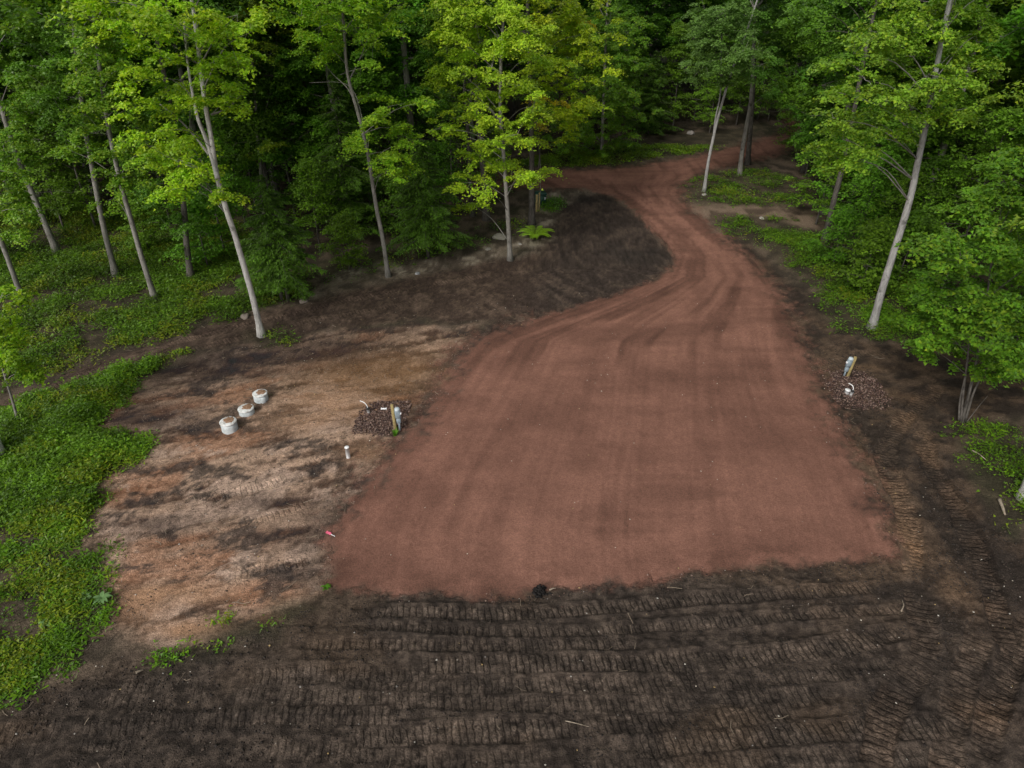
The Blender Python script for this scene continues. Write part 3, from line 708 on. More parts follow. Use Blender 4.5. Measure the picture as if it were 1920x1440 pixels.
def make_hemlock(seed, H, r0, cb, cw, stems=1, dens=1.0):
    rg = np.random.default_rng(seed)
    tr = MB(); br = MB(); P = []; Nn = []; S = []; A = []; C = []
    for sidx in range(stems):
        ox = 0.3 * (sidx - (stems - 1) / 2)
        tr.tube([(ox, 0, -0.1), (ox * 1.1, 0, H * 0.4), (ox * 1.2, 0, H)], (r0, r0 * 0.6, 0.01), 8)
    nb = int(95 * dens)
    for i in range(nb):
        u = (i + rg.random()) / nb; z = H * (cb + (1 - cb) * u)
        L = cw * (1 - u) ** 0.75 * rg.uniform(0.6, 1.12) + 0.12
        az = rg.random() * 6.283
        lp = bez((0, 0, z), (math.cos(az), math.sin(az), 0.25), L, -0.75, rg, 6, 0.05)
        br.tube(lp, np.linspace(0.02, 0.005, 6), 3, cap=False)
        n = int(150 * L / 1.5 * dens) + 12
        s = rg.random(n) ** 0.75
        c = np.stack([np.interp(s, np.linspace(0, 1, 6), lp[:, q]) for q in range(3)], -1)
        side = np.array([-math.sin(az), math.cos(az), 0])
        off = rg.normal(0, 1, n) * 0.24 * L * (1.1 - s)
        c = c + side * off[:, None]; c[:, 2] -= np.abs(off) * 0.35 + rg.random(n) * 0.06
        P.append(c); Nn.append(np.tile([0, 0, 1.0], (n, 1)) + rg.normal(0, 0.35, (n, 3))); S.append(rg.uniform(0.10, 0.20, n))
        A.append(az + np.sign(off) * rg.uniform(0.4, 1.2, n))
        C.append(np.array([0.055, 0.105, 0.018]) * rg.uniform(0.7, 1.3) * rg.uniform(0.75, 1.25, (n, 1)))
    P, Nn, S, A, C = (np.concatenate(z) for z in (P, Nn, S, A, C))
    v, q = leaf_mesh_arrays(P, Nn, S, A, aspect=0.45)
    return tr.mesh("trunk", True), br.mesh("branches", True), mesh_np("crown", v, None, q, np.repeat(C, 3, 0))

def place_tree(name, meshes, loc, label, cat, group=None, rz=0.0, scale=1.0, color=(1, 1, 1), bark=None):
    t = thing(name, label, cat, loc, group, rz); t.scale = (scale,) * 3
    for nm, me in zip(("trunk", "branches", "crown"), meshes):
        o = bpy.data.objects.new(nm, me); sc.collection.objects.link(o); o.parent = t
        if nm == "crown": o.color = (*color, 1)
        if nm != "trunk": o["kind"] = "stuff"
    return t
def set_mats(ms, bark):
    for me, m in zip(ms, (bark, bark, M_leaf)):
        me.materials.clear(); me.materials.append(m)
    return ms

# ------------------------------------------------------------------ single trees one can point to
def hero(name, label, cat, trunk, r0, bark, blobs, stems=(), hue=GREEN, yellow=0.0, H=20.0, seed=0, dens=1.0, depth=2.2, top=True, color=(1, 1, 1), size=0.112, limbs_px=(), group=None, spray=0.62, topr=3.4, kmin=3, kmul=1.0, tsize=0.17):
    rg = np.random.default_rng(seed + 100)
    b = G(*trunk[0]); b[2] = ground_z(b)
    pts = [VP(x, y, b) for x, y in trunk]; pts[0] = b.copy()
    pts[0] = pts[0] - np.array([0, 0, 0.12])
    path = smooth_line(pts, 4)
    if top and path[-1][2] < H:
        last = path[-1]; d = path[-1] - path[-5]; d = d / np.linalg.norm(d)
        d = d * 0.6 + np.array([0, 0, 0.5])
        ext = [last + d * (H - last[2]) * k / 4 + rg.normal(0, 0.05, 3) for k in range(1, 5)]
        path = np.vstack([path, ext])
    hz = np.clip((path[:, 2] - b[2]) / max(H, path[-1][2]), 0, 1)
    rad = r0 * (1 - 0.86 * hz ** 1.05) + r0 * 0.75 * np.exp(-np.clip(path[:, 2] - b[2], 0, 50) / 0.28)
    tr = MB(); tr.tube(path - b, rad, 12, rough=0.10)
    allst = [(path, rad)]
    for st, sr in stems:
        sp = smooth_line([VP(x, y, b, rg.normal(0, 0.15)) for x, y in st], 4)
        srad = np.linspace(sr, sr * 0.35, len(sp)); tr.tube(sp - b, srad, 8, rough=0.1)
        allst.append((sp, srad))
    br = MB(); cr = Crown(rg, hue, yellow)
    for lp, lr in limbs_px:
        q = smooth_line([VP(x, y, b, 0.4 * k) for k, (x, y) in enumerate(lp)], 4)
        br.tube(q - b, np.linspace(lr, lr * 0.3, len(q)), 6, cap=False); allst.append((q, None))
    allp = np.vstack([s[0] for s in allst])
    def attach(c, rmin=0.03):
        hd = np.hypot(allp[:, 0] - c[0], allp[:, 1] - c[1])
        cost = hd + np.abs(allp[:, 2] - (c[2] - 0.45 * hd)) * 1.2 + 10 * (allp[:, 2] > c[2] + 0.3) + rg.random(len(allp)) * 1.6
        a = allp[np.argmin(cost)]
        mid = a + (c - a) * 0.5 + np.array([0, 0, 0.10 * np.linalg.norm(c - a)]) + rg.normal(0, 0.08, 3)
        L = np.linalg.norm(c - a)
        if L < 9:
            p = smooth_line([a, mid, c], 3)
            br.tube(p - b, np.linspace(min(0.04, 0.010 + 0.005 * L), 0.005, len(p)), 4, cap=False)
    for (bx, by, brp) in blobs:
        dy = rg.normal(-0.5, depth * 0.6)
        c = VP(bx, by, b, dy)
        R = brp * c[1] / F * 1.15
        attach(c)
        k = max(kmin, int(8.5 * kmul * (R / 0.9) ** 2))
        for j in range(k):
            o = rg.normal(0, 0.55, 3) * R * np.array([1, 1.1, 0.75])
            r = spray * rg.uniform(0.65, 1.25)
            if j % 2 == 0: br.tube(np.array([c, c + o * 0.5 + np.array([0, 0, .06]), c + o]) - b, (0.012, 0.008, 0.004), 3, cap=False)
            cr.spray(c + o - b, r, int(225 * dens * (r / 0.62) ** 2), size=size)
    if top:                                                    # the part of the crown that rises past the frame
        zt = 12.5 + b[2]
        for j in range(26):
            zz = rg.uniform(zt, H); a = rg.random() * 6.283; rr = topr * math.sqrt(rg.random()) * (1 - 0.5 * (zz - zt) / max(H - zt, 1))
            ctr = np.array([np.interp(zz, path[:, 2], path[:, q]) for q in range(3)])
            c = ctr + np.array([rr * math.cos(a), rr * math.sin(a), 0])
            attach(c)
            for _ in range(3):
                cr.spray(c + rg.normal(0, 0.6, 3) * np.array([1, 1, .5]) - b, 0.85, int(75 * dens * (0.17 / tsize) ** 2), size=tsize)
    t = thing(name, label, cat, b, group)
    link("trunk", tr.mesh("trunk", True), bark, t)
    link("branches", br.mesh("branches", True), M_bark_dark if bark is M_bark_dark else M_bark_grey, t)
    o = link("crown", cr.mesh("crown"), M_leaf, t); o.color = (*color, 1)
    for q in t.children:
        if q.name.split(".")[0] in ("crown", "branches"): q["kind"] = "stuff"
    return t

def scatter(x0, x1, y0, y1, n, r, seed):
    rg = np.random.default_rng(seed); return [(rg.uniform(x0, x1), rg.uniform(y0, y1), r * rg.uniform(0.7, 1.3)) for _ in range(n)]

hero("maple_tree", "tall pale barked maple forking in two, standing alone beside the soil track", "tree",
     [(490, 628), (478, 575), (462, 515), (440, 440), (425, 395), (408, 335), (396, 260), (384, 190), (373, 100), (363, 20)], 0.135, M_bark_pale,
     [(395, 40, 30), (425, 66, 30), (445, 28, 26), (350, 60, 30), (312, 108, 30), (340, 150, 28), (400, 118, 26), (432, 108, 22), (388, 150, 24), (360, 190, 26), (420, 165, 20),
      (446, 185, 20), (300, 245, 24), (332, 232, 22), (280, 275, 24), (318, 290, 24), (352, 262, 20), (338, 352, 26), (372, 330, 22), (352, 300, 18), (322, 335, 18), (420, 362, 9), (290, 300, 18), (250, 60, 30), (275, 150, 26), (260, 200, 26), (470, 60, 24), (360, 10, 30), (300, 30, 30)],
     stems=[([(408, 335), (400, 305), (388, 265), (372, 225), (362, 180), (352, 120), (345, 40)], 0.10)],
     limbs_px=[([(392, 290), (370, 262), (340, 228), (300, 195)], 0.06), ([(396, 215), (425, 205), (440, 190), (450, 172)], 0.045), ([(410, 345), (390, 322), (370, 290)], 0.04)],
     hue=(0.112, 0.185, 0.016), yellow=0.20, seed=1, H=21, color=(1.4, 1.4, 1.2))  # leaf colour lifted so this edge crown reads as lit
hero("maple_tree", "grey trunked maple with low leaves, second trunk left of the pale forked maple", "tree",
     [(291, 562), (268, 490), (245, 410), (228, 350), (214, 290), (200, 220), (186, 120), (175, 20)], 0.13, M_bark_grey,
     [(222, 338, 26), (255, 332, 22), (215, 292, 28), (180, 250, 26), (160, 215, 26), (200, 180, 30), (250, 200, 28), (172, 150, 30), (150, 118, 28), (232, 132, 28), (192, 90, 30), (132, 282, 22), (242, 262, 26), (272, 290, 20), (215, 372, 14), (150, 60, 30), (220, 40, 30), (180, 10, 30)],
     hue=(0.082, 0.155, 0.018), yellow=0.08, seed=2)
hero("maple_tree", "dark grey maple trunk rising from the green forest floor left of the low leafed maple", "tree",
     [(217, 515), (200, 450), (185, 380), (172, 310), (160, 240), (146, 130), (136, 30)], 0.15, M_bark_grey,
     [(138, 270, 22), (112, 205, 28), (98, 175, 26), (172, 205, 26), (90, 130, 28), (130, 100, 30), (70, 90, 30), (110, 40, 30)], hue=(0.066, 0.132, 0.018), seed=3)
hero("maple_tree", "leaning grey tree trunk at the far left forest edge", "tree",
     [(108, 475), (70, 385), (35, 300), (8, 220), (-20, 120)], 0.17, M_bark_grey,
     [(32, 252, 24), (52, 296, 20), (8, 285, 24), (62, 212, 26), (20, 190, 28), (0, 130, 30), (50, 140, 28), (20, 60, 34), (60, 30, 30)], hue=(0.072, 0.145, 0.018), yellow=0.08, seed=4)
hero("maple_tree", "thin grey leaning trunk at the left edge of the picture above the weeds", "tree",
     [(42, 562), (20, 500), (0, 445), (-18, 390), (-40, 300)], 0.12, M_bark_grey,
     [(22, 380, 20), (8, 352, 22), (28, 442, 12), (0, 320, 24), (30, 330, 16), (45, 395, 12)], hue=(0.078, 0.15, 0.018), yellow=0.1, seed=5)
hero("sapling", "young yellow green maple sapling at the left edge above the bright weeds", "tree",
     [(36, 800), (26, 760), (12, 715), (2, 680), (-6, 640)], 0.05, M_bark_grey,
     [(20, 600, 22), (8, 640, 22), (40, 690, 16), (22, 575, 20), (62, 702, 14), (0, 560, 24), (20, 665, 18), (-20, 610, 26)], hue=(0.105, 0.185, 0.02), yellow=0.2, H=5, top=False, seed=6, depth=0.9, size=0.105, spray=0.42, kmin=6, color=(1.15, 1.15, 1))
hero("tree", "wide pale grey trunk cut by the left edge of the picture", "tree",
     [(-6, 862), (-22, 800), (-50, 700), (-90, 560), (-130, 400), (-160, 250)], 0.24, M_bark_pale, scatter(-300, -110, 60, 330, 10, 40, 7), seed=7)
hero("maple_tree", "slim grey maple with a bright leafy clump halfway up, beside the left soil track", "tree",
     [(728, 517), (718, 450), (705, 385), (690, 290), (672, 215), (652, 140), (645, 60), (640, -20)], 0.12, M_bark_grey,
     [(702, 215, 24), (735, 240, 24), (690, 256, 22), (762, 266, 14), (738, 292, 24), (722, 325, 12), (770, 192, 16), (800, 190, 10), (690, 182, 14), (662, 268, 12), (750, 312, 14),
      (640, 40, 30), (600, 50, 30), (690, 40, 28), (620, 88, 26), (700, 82, 24), (565, 30, 28), (725, 30, 26), (640, 10, 30), (590, 100, 22)],
     limbs_px=[([(672, 215), (655, 170), (625, 140), (600, 110)], 0.04), ([(655, 150), (675, 110), (690, 70)], 0.04), ([(680, 225), (665, 175), (640, 155), (580, 155)], 0.025)],
     hue=(0.092, 0.168, 0.020), yellow=0.14, seed=8, color=(1.4, 1.4, 1.2))
hero("maple_tree", "yellowing maple with thin trunk and leaves almost to the ground, centre of the forest edge", "tree",
     [(957, 487), (953, 420), (950, 370), (945, 300), (940, 240), (938, 180), (940, 100), (945, 20)], 0.13, M_bark_grey,
     [(930, 20, 32), (870, 30, 32), (990, 30, 30), (830, 70, 30), (900, 80, 32), (962, 70, 32), (850, 130, 30), (922, 130, 32), (1000, 110, 28), (822, 150, 22), (970, 160, 30), (890, 180, 30), (850, 222, 24), (932, 222, 30), (1000, 200, 24),
      (822, 242, 14), (900, 262, 26), (970, 252, 26), (930, 300, 24), (900, 292, 20), (960, 322, 20), (884, 342, 20), (912, 365, 16), (990, 326, 10), (888, 385, 12), (1030, 320, 8), (850, 250, 14), (880, 10, 34), (1010, 60, 24)],
     hue=(0.130, 0.185, 0.018), yellow=0.26, seed=9, color=(1.2, 1.3, 1.2), kmul=1.0)
hero("maple_tree", "straight dark trunk with golden green crown beside the green utility box", "tree",
     [(997, 420), (997, 350), (997, 280), (996, 220), (994, 150), (990, 60)], 0.19, M_bark_dark,
     [(1060, 40, 32), (1092, 80, 30), (1040, 110, 30), (1080, 150, 30), (1022, 162, 26), (1060, 200, 28), (1094, 190, 22), (1030, 62, 28), (1108, 62, 24), (1020, 222, 22), (1062, 240, 20), (1010, 20, 30), (1085, 20, 30), (1110, 120, 20), (1010, 262, 16)],
     hue=(0.125, 0.190, 0.016), yellow=0.34, seed=10, color=(1.3, 1.3, 1.1), limbs_px=[([(1010, 315), (1012, 280), (1006, 240), (1010, 200)], 0.05)])
hero("maple_tree", "dark trunk behind the yellowing maple, left of the straight trunk by the utility box", "tree",
     [(912, 412), (908, 340), (900, 260), (893, 180), (888, 80)], 0.2, M_bark_dark, [(860, 100, 28), (900, 60, 28), (820, 40, 30), (930, 180, 22), (850, 180, 24)], hue=(0.075, 0.14, 0.018), yellow=0.1, seed=11)
hero("maple_tree", "slender dark trunk just left of the dark trunk behind the yellowing maple", "tree",
     [(886, 405), (880, 340), (878, 260), (872, 180), (866, 60)], 0.13, M_bark_dark, [(830, 190, 26), (800, 110, 28), (790, 60, 28), (850, 20, 30), (810, 260, 20)], hue=(0.06, 0.125, 0.018), seed=12)
hero("maple_tree", "bushy mid green maple overhanging the grassy bank behind the road fork", "tree",
     [(1128, 292), (1130, 240), (1132, 180), (1135, 100), (1138, 20)], 0.14, M_bark_grey,
     [(1130, 140, 34), (1172, 110, 30), (1152, 182, 32), (1100, 252, 26), (1150, 222, 30), (1190, 122, 24), (1120, 282, 16), (1082, 240, 24), (1162, 258, 22), (1130, 60, 34), (1172, 168, 28), (1180, 60, 26), (1100, 200, 26), (1070, 270, 18), (1150, 20, 34), (1190, 200, 20), (1110, 110, 28)],
     hue=(0.072, 0.150, 0.020), yellow=0.05, seed=13, depth=2.8)
hero("aspen_tree", "pale slender tree leaning right over the road fork, with grey green leaves", "tree",
     [(1320, 360), (1327, 310), (1336, 265), (1346, 222), (1370, 140), (1396, 70), (1420, 0)], 0.115, M_bark_smooth,
     [(1350, 60, 32), (1330, 40, 30), (1380, 40, 30), (1340, 100, 30), (1372, 112, 28), (1398, 92, 24), (1360, 20, 32), (1322, 122, 22), (1352, 138, 22), (1310, 80, 26), (1395, 130, 16)],
     stems=[([(1337, 262), (1342, 220), (1350, 180), (1352, 130), (1352, 60)], 0.07)], hue=(0.078, 0.135, 0.045), seed=14, size=0.11)
hero("tree", "straight grey trunk on the inner verge of the road bend, left of the pair", "tree",
     [(1387, 328), (1392, 280), (1399, 240), (1408, 185), (1412, 110), (1415, 20)], 0.17, M_bark_grey, [(1430, 120, 28), (1440, 60, 30), (1400, 30, 30), (1450, 170, 22)], hue=(0.055, 0.12, 0.022), seed=15)
hero("tree", "straight dark grey trunk on the verge of the road bend, right of the pair", "tree",
     [(1402, 308), (1408, 230), (1413, 150), (1414, 100), (1416, 20)], 0.19, M_bark_dark, [(1460, 90, 28), (1470, 30, 30), (1430, 20, 30)], hue=(0.055, 0.12, 0.02), seed=16)
hero("maple_tree", "big smooth grey trunk leaning right beside the right meter post", "tree",
     [(1635, 615), (1655, 540), (1680, 460), (1705, 378), (1722, 300), (1738, 225), (1752, 150), (1768, 60)], 0.170, M_bark_smooth,
     [(1700, 60, 36), (1760, 40, 36), (1800, 90, 34), (1682, 110, 34), (1740, 140, 34), (1622, 150, 32), (1660, 190, 32), (1780, 160, 32), (1822, 130, 30), (1600, 182, 28), (1562, 222, 26), (1700, 202, 30), (1580, 262, 26), (1640, 258, 28), (1542, 268, 22), (1700, 232, 26), (1622, 222, 28), (1790, 215, 24), (1832, 200, 24), (1760, 195, 24), (1600, 300, 20), (1560, 290, 18), (1850, 60, 34), (1600, 100, 30), (1640, 60, 34), (1560, 170, 22), (1690, 10, 36), (1790, 10, 36)],
     hue=(0.092, 0.160, 0.022), yellow=0.07, seed=17, depth=2.6, kmul=1.0, color=(1.15, 1.15, 1.1))
hero("tree", "dark leaning trunk among saplings, left of the big smooth trunk", "tree",
     [(1545, 455), (1560, 390), (1578, 320), (1600, 215), (1622, 100), (1640, 20)], 0.17, M_bark_dark, [(1560, 120, 28), (1590, 60, 30), (1530, 60, 30), (1540, 160, 24), (1520, 20, 32)], hue=(0.065, 0.130, 0.018), seed=18)
hero("tree", "dark trunk in the gloom at the right edge of the woods", "tree",
     [(1842, 318), (1862, 250), (1885, 180), (1905, 120), (1930, 30)], 0.26, M_bark_dark, scatter(1830, 2000, 0, 160, 8, 40, 19), hue=(0.05, 0.105, 0.018), seed=19)
hero("understory_tree", "clump of thin bare stems under wide leafy boughs at the right edge", "tree",
     [(1806, 790), (1814, 750), (1826, 700), (1836, 650), (1850, 560), (1862, 460)], 0.06, M_bark_dark,
     [(1762, 640, 22), (1800, 565, 34), (1852, 482, 36), (1752, 570, 28), (1900, 420, 38), (1800, 490, 32), (1862, 560, 36), (1902, 600, 36), (1782, 602, 30), (1728, 602, 20), (1846, 690, 20), (1890, 685, 26), (1772, 452, 26), (1822, 402, 30), (1882, 340, 34), (1910, 300, 32), (1930, 500, 40), (1850, 620, 32), (1800, 640, 24), (1740, 650, 12), (1905, 660, 28), (1960, 380, 44), (1940, 620, 40), (1735, 535, 16), (1865, 430, 30), (1920, 350, 34)],
     stems=[([(1802, 790), (1806, 740), (1812, 690), (1816, 650), (1812, 560)], 0.045), ([(1810, 790), (1824, 740), (1842, 700), (1862, 640), (1880, 560)], 0.045), ([(1798, 788), (1800, 750), (1810, 700), (1820, 600)], 0.04), ([(1812, 792), (1835, 762), (1852, 742)], 0.02), ([(1804, 792), (1818, 735), (1830, 690), (1846, 620)], 0.035)],
     hue=(0.078, 0.158, 0.020), yellow=0.05, seed=20, top=False, H=9, depth=1.5, size=0.115, spray=0.5, kmin=9, kmul=2.2, color=(0.85, 0.9, 0.9))
hero("tree", "pale grey trunk base cut by the right edge of the picture", "tree",
     [(1926, 935), (1940, 880), (1962, 800), (2000, 660), (2050, 480)], 0.2, M_bark_pale, scatter(1990, 2200, 200, 520, 10, 40, 21), hue=(0.085, 0.16, 0.02), yellow=0.15, seed=21, topr=1.8, tsize=0.11)
hero("tree", "slim grey trunk half hidden by saplings left of the low leafed fork", "tree",
     [(357, 520), (350, 460), (346, 400), (338, 320), (325, 220)], 0.16, M_bark_dark, [(300, 200, 24), (340, 230, 20), (280, 350, 20), (330, 400, 20), (310, 420, 18), (360, 425, 18), (300, 380, 18)], hue=(0.055, 0.115, 0.018), seed=22)
hero("tree", "dead looking grey stem with bare twigs right of the pale forked maple", "tree",
     [(497, 430), (490, 330), (482, 240), (476, 160), (470, 80)], 0.12, M_bark_grey,
     [(495, 170, 14), (480, 130, 16), (500, 270, 16), (508, 210, 14), (470, 60, 24), (510, 100, 18), (490, 20, 28), (490, 290, 12), (460, 110, 16)],
     limbs_px=[([(484, 260), (500, 200), (515, 130), (520, 60)], 0.03), ([(482, 240), (470, 190), (452, 150)], 0.025), ([(490, 330), (520, 310), (540, 320)], 0.015), ([(484, 170), (510, 150), (540, 145)], 0.02)],
     hue=(0.098, 0.165, 0.02), yellow=0.22, seed=23)

hero("tree", "tall pale trunk far back in the woods behind the road fork", "tree",
     [(1243, 150), (1246, 100), (1249, 50), (1251, 0)], 0.30, M_bark_pale, [(1275, 40, 12), (1225, 20, 12), (1270, 5, 14)], hue=(0.065, 0.13, 0.02), seed=24)
hero("tree", "short seeming grey trunk far back, left of the tall pale one behind the road", "tree",
     [(1208, 172), (1210, 130), (1212, 90), (1213, 50)], 0.26, M_bark_grey, [(1195, 60, 12), (1225, 70, 10), (1205, 25, 14)], hue=(0.065, 0.13, 0.02), seed=25)
# hemlocks
def hemlock_at(px, py, H, cw, seed, stems, label, cb=0.16, r=0.11):
    ms = set_mats(make_hemlock(seed, H, r, cb, cw, stems, 1.3), M_bark_dark)
    b = G(px, py); b[2] = ground_z(b)
    place_tree("hemlock_tree", ms, b, label, "tree", color=(1, 1, 1))
hemlock_at(535, 562, 6.2, 2.5, 31, 2, "dark feathery hemlock with twin trunks right of the pale forked maple")
hemlock_at(803, 482, 6.8, 2.6, 32, 1, "dark hemlock in the gap between the slim maple and the yellowing maple")
hemlock_at(660, 440, 9.0, 2.8, 33, 1, "dark hemlock in the shade behind the slim grey maple", 0.08)
hemlock_at(1215, 252, 7.0, 3.0, 34, 1, "dark green conifer on the bank behind the road fork", 0.05)

# ------------------------------------------------------------------ the woods: copies of a few grown trees
V = {}
for k, args in enumerate([
    dict(H=23, r0=0.21, cb=0.24, cw=4.2, limbs=24, per=8, leaves=190), dict(H=21, r0=0.18, cb=0.2, cw=3.9, limbs=24, per=8, leaves=190),
    dict(H=24, r0=0.24, cb=0.30, cw=4.6, limbs=22, per=8, leaves=190), dict(H=19, r0=0.16, cb=0.14, cw=3.8, limbs=24, per=8, leaves=190),
    dict(H=22, r0=0.20, cb=0.18, cw=4.2, limbs=26, per=7, leaves=190)]):
    V["tall%d" % k] = set_mats(make_tree(200 + k, hue=(0.062, 0.138, 0.015), size=0.165, spr=0.9, **args), (M_bark_grey, M_bark_dark)[k % 2])
for k, args in enumerate([dict(H=5.5, r0=0.05, cb=0.18, cw=1.7, limbs=16, per=5, leaves=115), dict(H=3.6, r0=0.035, cb=0.12, cw=1.4, limbs=13, per=5, leaves=105), dict(H=8.0, r0=0.07, cb=0.16, cw=2.3, limbs=20, per=6, leaves=120)]):
    V["young%d" % k] = set_mats(make_tree(300 + k, hue=(0.070, 0.140, 0.018), size=0.125, spr=0.6, low_boost=0.3, **args), M_bark_dark)

rgf = np.random.default_rng(99)
MARK = [(490, 628, "the pale forked maple"), (535, 562, "the twin trunked hemlock"), (728, 517, "the slim grey maple"), (803, 482, "the hemlock beside the yellowing maple"), (957, 487, "the yellowing maple"),
        (291, 562, "the low leafed maple"), (108, 475, "the leaning trunk at far left"), (1013, 384, "the green utility box"), (1128, 292, "the bushy maple on the bank"), (1320, 360, "the leaning aspen"),
        (1395, 318, "the pair of trunks on the verge"), (1545, 455, "the dark leaning trunk right of the road"), (1635, 615, "the big smooth right trunk"), (1806, 790, "the thin stemmed clump"), (1842, 318, "the dark trunk at far right"), (1215, 252, "the conifer on the bank")]
ORD = ["nearest", "second", "third", "fourth", "fifth", "sixth", "seventh", "eighth", "ninth", "tenth"]
def pix(x, y):
    z = y * CP + CAM_H * SP
    return 960 + F * x / z, 720 + F * (CAM_H * CP - y * SP) / z
def single_out(places, noun, most):
    """labels by the landmark a thing stands beside: list of str or None"""
    grp = {}
    for i, (x, y) in enumerate(places):
        px, py = pix(x, y)
        if not (-40 < px < 1960): continue
        d, mx, my, ph = min((math.hypot(px - a, (py - b) * 1.6), a, b, p) for a, b, p in MARK)
        dx, dy = px - mx, (py - my) * 1.6
        w = ("left of" if dx < 0 else "right of") if abs(dx) > abs(dy) else ("behind" if dy < 0 else "in front of")
        grp.setdefault((w, ph), []).append((d, i))
    out = [None] * len(places)
    for (w, ph), li in grp.items():
        for k, (d, i) in enumerate(sorted(li)[:most]):
            out[i] = ("%s %s %s" % (noun, w, ph)) if len(li) == 1 else ("%s %s %s %s" % (ORD[k], noun, w, ph))
    return out
NOTREE = [RED, DARKMOUND, LEFTTRACK, FOREDARK, TAN] + [c[1] for c in COVER if c[0] in ("L1", "L2", "B1", "R3", "R3b", "R1", "L5")]
FRONT = poly([(-900, 640), (-200, 470), (60, 425), (420, 440), (600, 450), (760, 430), (880, 375), (1000, 372), (1010, 292), (1250, 228), (1440, 208), (1480, 300), (1520, 400), (1620, 470), (1760, 500), (1860, 560), (2000, 640), (2300, 720), (4000, 900), (6000, 300), (2000, -40), (-100, -40), (-3500, 250)])
cand = []
tries = 0
pts = []
while tries < 14000 and len(pts) < 290:
    tries += 1
    y = 24 + 98 * rgf.random() ** 0.9
    x = rgf.uniform(-1, 1) * (0.80 * y + 9)
    sp = 4.0 + 0.022 * (y - 30)
    if any((x - a) ** 2 + (y - b) ** 2 < sp * sp for a, b in pts): continue
    ax, ay = np.array([x]), np.array([y])
    if sdf(FRONT, ax, ay)[0] > -0.5: continue
    if min(sdf(pg, ax, ay)[0] for pg in NOTREE) < 1.6: continue
    if sdf(COVER[9][1], ax, ay)[0] < 3.2: continue
    if 50 < y < 84 and abs(x / (y * CP + CAM_H * SP) - 270 / F) < 0.022: continue
    pts.append((x, y))
LAB = {"l": ("tall green tree deep in the dark woods on the left", "trees of the left woods"),
       "m": ("tall green tree in the woods behind the road fork", "trees of the woods behind the road"),
       "r": ("tall green tree in the dark woods right of the road", "trees of the right woods")}
own = single_out(pts, "tall forest tree", 3)
for k, (x, y) in enumerate(pts):
    side = "l" if x < -6 else ("m" if x < 12 + 0.12 * (y - 40) else "r")
    ms = V["tall%d" % (k % 5)]
    v = rgf.uniform(0.6, 1.1)  # random tone, kept low overall so deep crowns read as shaded
    col = (v * rgf.uniform(0.85, 1.2), v, v * rgf.uniform(0.8, 1.2))
    place_tree("forest_tree", ms, (x, y, float(relief(np.array([x]), np.array([y]))[0])), own[k] or LAB[side][0], "tree", LAB[side][1], rgf.random() * 6.283, rgf.uniform(0.82, 1.12), col)
# young growth along the edges
YP = [(555, 420, 2), (600, 470, 0), (655, 505, 1), (420, 470, 0), (390, 500, 1), (280, 470, 1), (640, 400, 2), (760, 400, 2), (820, 420, 0), (1330, 250, 2),
      (1440, 228, 2), (1130, 255, 2), (1060, 270, 2), (1185, 235, 2), (1300, 228, 2), (680, 380, 2), (580, 380, 2), (480, 390, 2), (400, 380, 2), (250, 390, 2), (120, 400, 2), (820, 360, 2), (740, 370, 2), (1470, 200, 2), (1510, 330, 0), (1545, 350, 0), (1530, 420, 0), (1490, 300, 2), (1580, 430, 2), (1600, 480, 0), (1560, 500, 1), (1640, 470, 2), (1700, 500, 0), (1740, 540, 1), (1680, 540, 1), (1780, 520, 2), (1830, 600, 0),
      (1880, 700, 0), (1900, 640, 2), (1950, 760, 2), (1750, 590, 1), (1610, 550, 1), (120, 430, 0), (40, 420, 2), (180, 430, 2), (-40, 500, 0), (460, 420, 2), (320, 420, 2), (700, 430, 0), (1260, 245, 2), (1380, 235, 0), (1420, 225, 2), (850, 380, 2), (930, 372, 0), (760, 450, 1), (1010, 290, 2), (1655, 500, 0), (1590, 380, 2), (1550, 300, 2), (1620, 400, 2), (1700, 420, 2), (1760, 440, 2), (1820, 430, 2), (1500, 250, 2)]
ownY = single_out([tuple(G(a, b)[:2]) for a, b, c in YP], "leafy sapling", 10)
for k, (px, py, kind) in enumerate(YP):
    b = G(px, py); b[2] = float(relief(b[:1], b[1:2])[0])
    side = "left" if px < 1000 else ("back" if px < 1460 else "right")
    lab, grp = {"left": ("leafy green sapling among the trunks of the left forest edge", "saplings of the left forest edge"),
                "back": ("leafy green sapling on the bank behind the road fork", "saplings behind the road"),
                "right": ("leafy green sapling in the undergrowth of the right woods", "saplings of the right woods")}[side]
    v = rgf.uniform(0.75, 1.25)
    place_tree("sapling", V["young%d" % kind], b, ownY[k] or lab, "sapling", grp, rgf.random() * 6.283, rgf.uniform(0.8, 1.25), (v * rgf.uniform(0.9, 1.2), v, v))

